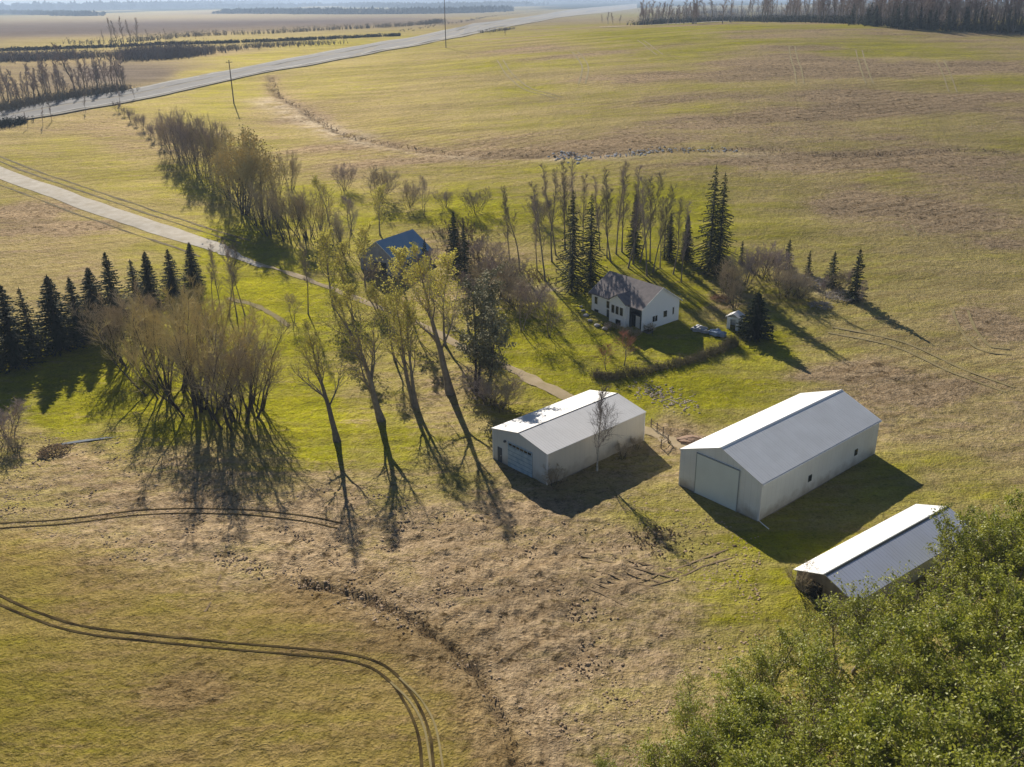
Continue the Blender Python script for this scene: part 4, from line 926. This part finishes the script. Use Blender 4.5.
# ------------------------------------------------------------------ far trees (one mesh each)
FB = [single_kind(bare_tree(s, 17, 1, .03, .22, 18, 5, 4, .24, .6, .10, .26, wob=.04, tw=.06), [bark, twigp, budm]) for s in (91, 92, 93, 94)]
FS = [single_kind(spruce(s, 12, 2.3, dense=.8), [barkd, needle]) for s in (95, 96)]
rng = random.Random(5)
n = 0
for i in range(250):
    bx = 690 + 345 * rng.random() if i < 215 else 640 + 60 * rng.random()
    by = np.interp(bx, [600, 700, 800, 860, 900, 950, 1030], [26, 24, 22, 24, 28, 30, 31]) - (rng.random() ** 1.5) * 4.5
    if 697 < bx < 762 and rng.random() < .75: continue
    b = G(bx, by); h = rng.uniform(15, 23) * (1.0 if bx > 700 else .75)
    far(FB[i % 4], 17, 'wood_tree', 'bare grey mauve tree in the wood along the top right skyline', 'tree', b, h, 'bare trees of the skyline wood', sx=rng.uniform(.9, 1.3))
for i in range(48):
    bx = 850 + 180 * rng.random(); by = np.interp(bx, [850, 900, 950, 1030], [24.5, 29, 31.5, 32]) - rng.random() * 2
    b = G(bx, by); far(FS[i % 2], 12, 'wood_spruce', 'dark spruce along the front of the skyline wood at top right', 'spruce', b, rng.uniform(7, 12), 'dark spruces of the skyline wood', sx=rng.uniform(.9, 1.4))
for bx, by, hh in [(602,23,8),(608,24,10),(613,25,9),(620,24,7),(640,24,11),(648,22,12),(655,24,8),(505,36,5),(490,34,4),(668,21,13),(678,22,9)]:
    b = G(bx, by); far(FB[int(bx) % 4], 17, 'roadside_tree', 'small dark tree scattered beside the highway at the top of the field', 'tree', b, hh, 'trees beside the highway crest', sx=1.5)
for i, (bx, by, ty) in enumerate([(112,44,18),(118,45,20),(124,44,17),(131,45,20),(138,45,18),(150,44,29),(166,43,29),(104,44,30)]):
    b = G(bx, by); far(FB[i % 4], 17, 'far_poplar', 'bare poplar of the small stand on the dark hedgerow at upper left', 'poplar', b, HGT(b, ty), 'poplars on the upper left hedgerow', sx=.9)
hb = [(i * 2.1 - 4 + rng.uniform(-3, 3), None) for i in range(64)]
for i, (bx, _) in enumerate(hb):
    by = np.interp(bx, [-10, 0, 60, 125], [113, 110, 99, 90]) - rng.uniform(0, 9); hp = rng.uniform(18, 34) * (1.5 if i % 6 == 1 else 1)
    b = G(bx, by); far(FB[i % 4], 17, 'roadside_tree', 'bare grey tree in the belt along the far side of the highway at upper left', 'tree', b, HGT(b, by - hp), 'bare trees along the highway at upper left', sx=1.15)
for i, (bx, by, ty) in enumerate([(28,128,112),(43,126,106),(52,121,100),(86,112,92),(120,103,85),(135,99,84)]):
    b = G(bx, by); far(FB[i % 4], 17, 'roadside_sapling', 'thin bare sapling on the near verge of the highway at upper left', 'sapling', b, HGT(b, ty), 'saplings on the near highway verge', sx=.8)

# scrub strips nobody could count
def scrub(name, line, hw, hgt, num, m, seed, wid=.16, dens=6):
    C = catmull(world_line(line), dens); rng = random.Random(seed); mb = MB()
    seg = np.linalg.norm(np.diff(C[:, :2], axis=0), axis=1); cum = np.concatenate([[0], np.cumsum(seg)])
    for _ in range(num):
        s = rng.random() * cum[-1]; i = min(np.searchsorted(cum, s) - 1, len(C) - 2); i = max(i, 0); f = (s - cum[i]) / (seg[i] + 1e-9)
        p = C[i] * (1 - f) + C[i + 1] * f; x = p[0] + rng.gauss(0, hw * .5); y = p[1] + rng.gauss(0, hw * .5); z = float(TZ(x, y)) - .1
        h = hgt * rng.uniform(.35, 1.1); a = rng.uniform(0, 6.28)
        for k in range(6):
            a2 = rng.uniform(0, 6.28); l = h * rng.uniform(.4, 1); r = l * rng.uniform(.15, .7)
            e = (x + math.cos(a2) * r, y + math.sin(a2) * r, z + l)
            w2 = wid * rng.uniform(.5, 1.2)
            mb.face([(x - math.sin(a2) * w2, y + math.cos(a2) * w2, z), (x + math.sin(a2) * w2, y - math.cos(a2) * w2, z), e])
            c = Vector(e); u = Vector((rng.gauss(0, 1), rng.gauss(0, 1), rng.gauss(0, 1))).normalized() * w2 * 2.2; v = u.orthogonal().normalized() * w2 * 1.6
            mb.face([c - u - v, c + u - v, c + v])
    o = mb.build(name, m, fix=False); return o
scrubg = mat('grey_scrub', (.21, .185, .145), .9, .1, var=(.30, .25, .17), scale=.08, amt=.5)
scrubm = mat('mauve_thicket', (.20, .165, .155), .9, .1, var=(.30, .25, .21), scale=.06, amt=.5)
scrubd = mat('dark_evergreen_scrub', (.045, .055, .035), .9, .1, var=(.10, .10, .06), scale=.1, amt=.5)
scrubt = mat('tawny_scrub', (.30, .20, .105), .9, .1, var=(.13, .085, .045), scale=.5, amt=.5)
def stuff(o, label, cat): return tag(o, label, cat, None, 'stuff')
stuff(scrub('hedgerow', [(-60,53),(0,51),(64,49),(128,46.5),(200,44),(256,42),(330,39),(400,36)], 3, 2.2, 1500, scrubd, 1, .25), 'thin dark hedgerow crossing the fields at upper left', 'hedgerow')
stuff(scrub('scrub', [(-60,60),(0,60),(60,58),(130,56),(200,52),(260,47),(330,44)], 16, 4, 1300, scrubg, 2, .14), 'grey leafless scrub below the dark hedgerow at upper left', 'scrub')
stuff(scrub('scrub', [(75,44),(130,42),(200,36),(256,34),(330,30),(420,25),(440,22)], 10, 5, 900, scrubg, 3, .2), 'grey scrub along the edge of the ploughed field at upper left', 'scrub')
stuff(scrub('scrub', [(-30,116),(0,110),(60,99),(125,90)], 8, 3.5, 1100, scrubg, 4, .10), 'grey undergrowth beneath the trees along the highway at upper left', 'scrub')
stuff(scrub('scrub', [(0,127),(12,124),(24,122)], 4, 2.5, 160, scrubd, 9, .12), 'dark green scrub at the left edge beside the highway', 'scrub')
stuff(scrub('scrub', [(640,25),(700,22.5),(760,21.5),(860,23.5),(950,29),(1035,31)], 12, 4.5, 2200, scrubd, 5, .2), 'dark undergrowth at the foot of the skyline wood', 'undergrowth')
stuff(scrub('wood_thicket', [(650,22),(700,20.5),(760,18),(860,19),(950,24),(1040,27)], 26, 15, 1500, scrubm, 17, .22), 'mauve leafless thicket filling the skyline wood', 'wood')
stuff(scrub('wood_thicket', [(690,14),(760,12),(860,13),(950,19),(1040,22)], 60, 21, 1500, scrubm, 18, .3), 'deeper rows of mauve leafless wood behind the skyline trees', 'wood')
stuff(scrub('scrub', [(-40,61),(20,60),(80,58)], 14, 6, 500, scrubm, 21, .2), 'grey thicket beyond the highway trees at far left', 'scrub')
stuff(scrub('scrub', [(130,59),(160,57),(195,54)], 16, 8, 700, scrubm, 22, .2), 'blue grey thicket beside the small ploughed field', 'scrub')
stuff(scrub('scrub', [(480,33),(500,31),(512,29)], 3, 2.2, 110, scrubg, 6, .14), 'mauve scrub beside the highway above the field', 'scrub')
stuff(scrub('scrub', [(400,32),(460,22),(520,13),(600,5)], 8, 2.0, 600, scrubg, 16, .2), 'dry scrub on the far verge of the climbing highway', 'scrub')
stuff(scrub('distant_wood', [(-80,8),(0,7.5),(60,7.5),(130,8),(250,7),(350,6),(430,8),(470,7),(520,5)], 160, 22, 2600, scrubd, 7, 6), 'hazy blue woods on the far horizon', 'wood')
stuff(scrub('distant_wood', [(-80,4.5),(0,4.5),(130,4),(300,3),(450,2.5),(640,2)], 500, 40, 2200, scrubd, 27, 12), 'hazy blue line of wooded hills along the horizon', 'wood')
stuff(scrub('distant_wood', [(-80,13),(0,13.5),(60,15),(90,16)], 60, 12, 900, scrubd, 8, 4), 'hazy dark wood at the far end of the ploughed field', 'wood')
stuff(scrub('distant_wood', [(225,13.5),(280,13.5),(330,14),(400,14),(460,13),(500,11)], 60, 14, 1200, scrubd, 10, 4), 'hazy dark wood beyond the ploughed field at top centre', 'wood')
stuff(scrub('dry_weeds', [(306,585),(345,592),(378,603),(415,622),(445,645),(465,660),(482,680),(496,705),(508,735),(516,770)], .9, .22, 110, scrubt, 11, .03), 'tawny weeds growing along the eroded gully', 'weeds')
stuff(scrub('dry_weeds', [(272,80),(281,98),(300,108),(330,128),(348,136),(372,142),(420,150),(470,155),(530,156)], 1.6, .6, 240, scrubt, 12, .06), 'dark weeds along the curved ditch in the upper field', 'weeds')
stuff(scrub('dry_weeds', [(600,154),(700,149),(760,150),(830,155),(900,154),(960,150),(1018,155)], 2.5, .5, 200, scrubt, 13, .06), 'weeds along the ditch across the right hand field', 'weeds')
stuff(scrub('dry_weeds', [(640,545),(655,530),(670,548),(690,540)], 2.6, .3, 170, scrubt, 14, .05), 'dark weedy patch on the slope left of the big barn', 'weeds')
stuff(scrub('dry_weeds', [(455,222),(470,262),(500,270),(520,275),(540,285)], 5, 1.2, 700, scrubt, 15, .06), 'tawny brush under the bare trees left of the poplar grove', 'brush')
# tussocks of dead grass over the rough brown pasture
def tussocks():
    rng = random.Random(9); mb = MB(); pts = []
    poly = [(0,440,520),(100,430,560),(200,470,560),(300,480,590),(420,500,640),(520,500,740),(620,490,740),(720,520,680),(800,540,600)]
    xs = [p[0] for p in poly]; lo = [p[1] for p in poly]; hi = [p[2] for p in poly]
    while len(pts) < 5200:
        px = rng.uniform(0, 760); a = np.interp(px, xs, lo); b = np.interp(px, xs, hi); py = rng.uniform(a, b)
        d = ray(px, py); k = -CH / d[2]; x = d[0] * k; y = d[1] * k
        if vnoise(x / 5, y / 5, 3) + .5 * vnoise(x / 1.7, y / 1.7, 4) < rng.uniform(.35, 1.15): continue
        pts.append((x, y))
    P = np.array(pts); zz = TZ(P[:, 0], P[:, 1])
    for (x, y), z in zip(pts, zz):
        s = rng.uniform(.05, .13) * (1.8 if rng.random() < .05 else 1); mi = 0 if rng.random() < .12 else 1
        rot = rng.uniform(0, 6.28); i0 = len(mb.v); nn = 6
        for ring, zf in ((1.3, -.5), (1.0, .12), (.45, .34)):
            for k in range(nn):
                a = rot + 6.283 * k / nn; q = s * ring * rng.uniform(.75, 1.3); mb.v.append((x + math.cos(a) * q, y + math.sin(a) * q, z + s * zf * rng.uniform(.8, 1.3)))
        for ring in range(2):
            for k in range(nn):
                mb.f.append((i0 + ring * nn + k, i0 + ring * nn + (k + 1) % nn, i0 + ring * nn + nn + (k + 1) % nn, i0 + ring * nn + nn + k)); mb.m.append(mi)
        mb.f.append(tuple(i0 + 2 * nn + k for k in range(nn))); mb.m.append(mi)
    o = mb.build('tussocks', [mat('dead_tussock_dark', (.16, .11, .065), .95, .1), mat('dead_tussock_tan', (.44, .32, .20), .95, .1)], fix=False)
    stuff(o, 'brown tussocks of dead grass over the rough pasture', 'tussocks')
tussocks()

# ------------------------------------------------------------------ small things in the yard
def hedge():
    pts = world_line([(596,377),(612,378),(635,375),(660,369),(685,363),(705,357),(722,350),(735,345)])
    C = catmull(pts, 10); rng = random.Random(3); mb = MB(); st = MB()
    for p in C:
        for _ in range(26):
            x = p[0] + rng.gauss(0, .5); y = p[1] + rng.gauss(0, .5); z = float(TZ(x, y)); h = rng.uniform(.3, 1.3) * (.35 + 1.5 * float(vnoise(p[0] / 2.2, p[1] / 2.2, 91)))
            e = (x + rng.gauss(0, .3), y + rng.gauss(0, .3), z + h); mb.twig((x, y, z - .1), e, .035)
            for k in range(5):
                t = rng.uniform(.3, 1); c = Vector((x, y, z)).lerp(Vector(e), t)
                mb.twig(c, c + Vector((rng.gauss(0, .25), rng.gauss(0, .25), rng.uniform(0, .35))), .028)
        st.tube([(p[0], p[1], p[2] - .2), (p[0] + .1, p[1], p[2] + .6)], [.07, .04], 4)
    o = thing('hedge', 'long low leafless hedge curving round the front lawn of the house', 'hedge', pts[0])
    a = mb.build('twigs', mat('hedge_twigs', (.25, .20, .12), .9, .1, var=(.14, .13, .05), scale=.7), o, fix=False); b = st.build('stems', barkd, o, fix=False)
    for q in (a, b): q.matrix_parent_inverse = Matrix.Translation(-Vector([float(c) for c in pts[0]]))
hedge()
def lump(mb, c, rx, ry, rz, seed, sub=2, amp=.25, fq=1.3):
    bm = bmesh.new(); bmesh.ops.create_icosphere(bm, subdivisions=sub, radius=1); i0 = len(mb.v); rng = random.Random(seed); o = rng.uniform(0, 50)
    for v in bm.verts:
        k = 1 + amp * 2 * float(fbm(v.co.x * fq + o, v.co.y * fq + v.co.z * fq * 1.3, 3, seed)); mb.v.append((c[0] + v.co.x * rx * k, c[1] + v.co.y * ry * k, c[2] + max(v.co.z, -.3) * rz * k))
    for f in bm.faces: mb.f.append(tuple(i0 + v.index for v in f.verts)); mb.m.append(0)
    bm.free()
# tarpaulin-covered piles beside the lawn
tarpg = mat('pale_grey_tarpaulin', (.42, .42, .44), .5, .4, var=(.27, .27, .29), scale=1.6, amt=.5, bump=.6, bscale=2.5)
tarpb = mat('light_blue_tarpaulin', (.33, .42, .55), .5, .4, var=(.2, .27, .38), scale=1.6, amt=.5, bump=.6, bscale=2.5)
for bx, by, m, lb, s in [(699,331,tarpg,'pale grey tarpaulin covered heap right of the house, left of two',1.0),(717,335,tarpb,'light blue tarpaulin covered heap near the tiny hut, right of two',1.0)]:
    b = G(bx, by); mb = MB(); lump(mb, (0, 0, .3), 1.5 * s, .85 * s, .75 * s, int(bx), 3, .6, 2.6); lump(mb, (1.0, -.3, .2), .8, .6, .5, int(by), 3, .6, 2.2)
    o = mb.build('covered_heap', m); o.location = b; o.rotation_euler = (0, 0, -.5); tag(o, lb, 'heap', 'covered heaps beside the house')
# pale stones along the front of the house
t, C0, u, v, L, W, h = HOUSE
stonem = mat('pale_stone', (.58, .55, .52), .9, .2, var=(.36, .33, .31), scale=1.2)
for i, (bx, by, s) in enumerate([(583,311,.6),(586,316,.75),(590,321,.6),(597,326,.8),(605,329,.7),(581,307,.5)]):
    b = G(bx, by); mb = MB(); lump(mb, (0, 0, .1), .75 * s, .6 * s, .4 * s, i + 3, 2, .3); o = mb.build('boulder', stonem, smooth=False); o.location = b
    tag(o, 'pale flat boulder edging the front of the house, %s from its left end' % ORD[[1, 2, 3, 4, 5, 0][i]], 'boulder', 'boulders along the house front')
for k, bx, by, ty, lb in [('shr1',626,334,326,'low dark shrub under the front bay of the house'),('shr1',632,338,328,'low shrub in front of the porch'),('shr1',650,333,324,'low shrub at the right corner of the house'),('shr0',612,330,322,'rusty low shrub against the house front')]:
    P_(k, 'shrub', lb, 'shrub', bx, by, ty, 'shrubs along the house front', sx=1.4)
# rubble of pale stones on the grass, stone line in the field, brush piles
def rubble(name, px, num, s0, s1, m, seed, lb, cat, spread=1.0):
    rng = random.Random(seed); mb = MB(); C = world_line(px)
    for i in range(num):
        k = rng.randrange(len(C) - 1); f = rng.random(); p = C[k] * (1 - f) + C[k + 1] * f; x = p[0] + rng.gauss(0, spread); y = p[1] + rng.gauss(0, spread); s = rng.uniform(s0, s1)
        lump(mb, (x, y, float(TZ(x, y)) + s * .1), s, s * rng.uniform(.6, 1), s * .6, seed * 100 + i, 1, .3)
    o = mb.build(name, m); return stuff(o, lb, cat)
greystone = mat('grey_field_stone', (.72, .71, .70), .9, .15, var=(.45, .43, .42), scale=.6)
rubble('rubble', [(642,390),(655,393),(670,400),(685,405)], 260, .10, .25, mat('tan_rubble', (.60, .51, .39), .9, .1, var=(.42, .34, .24), scale=1), 21, 'strewn pale rubble on the grass between hedge and workshop', 'rubble', 1.6)
rubble('field_stones', [(603,157),(625,154),(645,152),(662,150),(690,150),(740,151)], 150, .15, .42, greystone, 22, 'line of grey field stones along the ditch behind the poplars', 'stones', 1.5)
rubble('field_stones', [(556,158),(570,156),(585,160)], 60, .2, .55, greystone, 23, 'grey stones in the ditch above the poplar tops', 'stones', 2)
rubble('soil_clods', [(440,530),(520,560),(600,560)], 120, .06, .16, mat('soil_clod', (.2, .14, .085), .95, .1), 25, 'dark clods of turned soil in the rough pasture', 'clods', 6)
def heap_of_sticks(bx, by, r, num, m, name, lb, cat, seed):
    b = G(bx, by); rng = random.Random(seed); mb = MB()
    for i in range(num):
        a = rng.uniform(0, 6.28); q = r * math.sqrt(rng.random()); x = math.cos(a) * q; y = math.sin(a) * q; z = max(0, .9 * (1 - q / r)) * rng.random() + .05
        a2 = rng.uniform(0, 6.28); l = rng.uniform(.5, 1.6); e = Vector((math.cos(a2), math.sin(a2), rng.uniform(-.15, .5))) * l; p = Vector((x, y, z + .1))
        mb.tube([p - e * .5, p + e * .5], [.05, .025], 4)
    o = mb.build(name, m, fix=False); o.location = b; return tag(o, lb, cat)
greywood = mat('bleached_wood', (.42, .38, .35), .9, .1, var=(.25, .22, .19), scale=1.5)
for k, bx, by, ty, lb in [('shr1',553,486,466,'dark bush at the near corner of the workshop'),('shr1',622,459,444,'dry weedy bush against the long wall of the workshop'),('shr1',637,450,438,'small dry bush near the far corner of the workshop')]:
    P_(k, 'bush', lb, 'bush', bx, by, ty, None, sx=1.1)
heap_of_sticks(803, 281, 4.5, 420, greywood, 'brush_pile', 'bleached grey brush pile between the mauve bushes and young spruces', 'brush pile', 31)
heap_of_sticks(843, 296, 3.5, 240, greywood, 'brush_pile', 'pale brush pile at the feet of the young field spruces', 'brush pile', 32)
heap_of_sticks(820, 306, 2.2, 120, greywood, 'brush_pile', 'small brush pile beside the leaning bare tree in the field', 'brush pile', 35)
heap_of_sticks(721, 299, 2.0, 120, mat('rust_twigs', (.26, .14, .08), .9, .1), 'brush_pile', 'rusty brown brush pile under the giant spruces', 'brush pile', 33)
heap_of_sticks(55, 452, 2.2, 160, scrubt, 'brush_pile', 'dark brush pile at the end of the wet ditch on the left', 'brush pile', 34)
# water in the ditch on the left
wm = mat('ditch_water', (.20, .21, .21), .12, .6)
strip('water', world_line([(52,446),(65,444),(85,441),(105,438.5),(120,437)]), lambda t: 0.08 + .26 * math.sin(PI * min(t * 1.15, 1)), .10, wm, 3, soft=.3, seed=4)
# spoil heap beside the big barn
b = G(690, 441); mb = MB(); lump(mb, (0, 0, .05), 2.0, 1.2, .5, 5, 4, .6, 2.4); o = mb.build('soil_heap', mat('pinkish_soil', (.42, .29, .21), .95, .1, var=(.28, .19, .13), scale=1.2, bump=.8, bscale=4)); o.location = b
tag(o, 'low pinkish soil heap at the left corner of the big barn', 'soil heap')
# rail fence by the workshop
def rail_fence():
    pts = world_line([(651,427),(657,431),(663,435),(668,443),(661,448)])
    t = thing('rail_fence', 'short weathered rail fence right of the beige workshop', 'fence', pts[0])
    p0 = Vector([float(c) for c in pts[0]]); wm_ = mat('weathered_rail', (.22, .17, .12), .9, .1)
    for p in pts:
        q = Vector([float(c) for c in p]) - p0; m = MB(); m.tube([q + Vector((0, 0, -.3)), q + Vector((0, 0, 1.3))], [.09, .08], 6, cap=True); m.build('post', wm_, t)
    for a, b in zip(pts[:-1], pts[1:]):
        a = Vector([float(c) for c in a]) - p0; b = Vector([float(c) for c in b]) - p0
        for z in (.55, 1.05):
            m = MB(); m.tube([a + Vector((0, 0, z)), b + Vector((0, 0, z))], [.05, .05], 5); m.build('rail', wm_, t)
rail_fence()
# utility poles
def pole(bx, by, ty, lb):
    b = G(bx, by); h = HGT(b, ty); t = thing('utility_pole', lb, 'utility pole', b, .3, 'utility poles near the highway'); wd = mat('pole_wood', (.10, .08, .065), .9, .1)
    m = MB(); m.tube([(0, 0, -.5), (0, 0, h)], [.24, .15], 8, cap=True); m.build('pole', wd, t)
    c = MB(); c.box(-1.2, 1.2, -.10, .10, h - .9, h - .7); c.build('crossarm', wd, t)
    for x in (-1.05, 0, 1.05):
        i = MB(); i.tube([(x, 0, h - .69), (x, 0, h - .42)], [.07, .05], 6, cap=True); i.build('insulator', trimw, t)
pole(446, 48, -6, 'tall dark utility pole standing beyond the field by the climbing highway')
pole(234, 104, 60, 'dark utility pole by the dirt mound near the shelterbelt')

# ------------------------------------------------------------------ haze
hm = bpy.data.materials.new('haze_air'); hm.use_nodes = True
hn = hm.node_tree.nodes; hl = hm.node_tree.links; hn.remove(hn['Principled BSDF'])
pv = hn.new('ShaderNodeVolumePrincipled'); pv.inputs['Color'].default_value = (.60, .76, 1.0, 1); pv.inputs['Density'].default_value = 1.4e-4; pv.inputs['Anisotropy'].default_value = .2
hl.new(pv.outputs[0], hn['Material Output'].inputs['Volume'])
mb = MB(); mb.box(-16500, 16500, -16500, 16500, float(gz.min()) - 1.0, 75.0); o = mb.build('haze', hm); tag(o, 'pale blue haze over the far fields', 'haze', None, 'stuff')
print('plants', PLANTN[0], 'objects', len(bpy.data.objects))
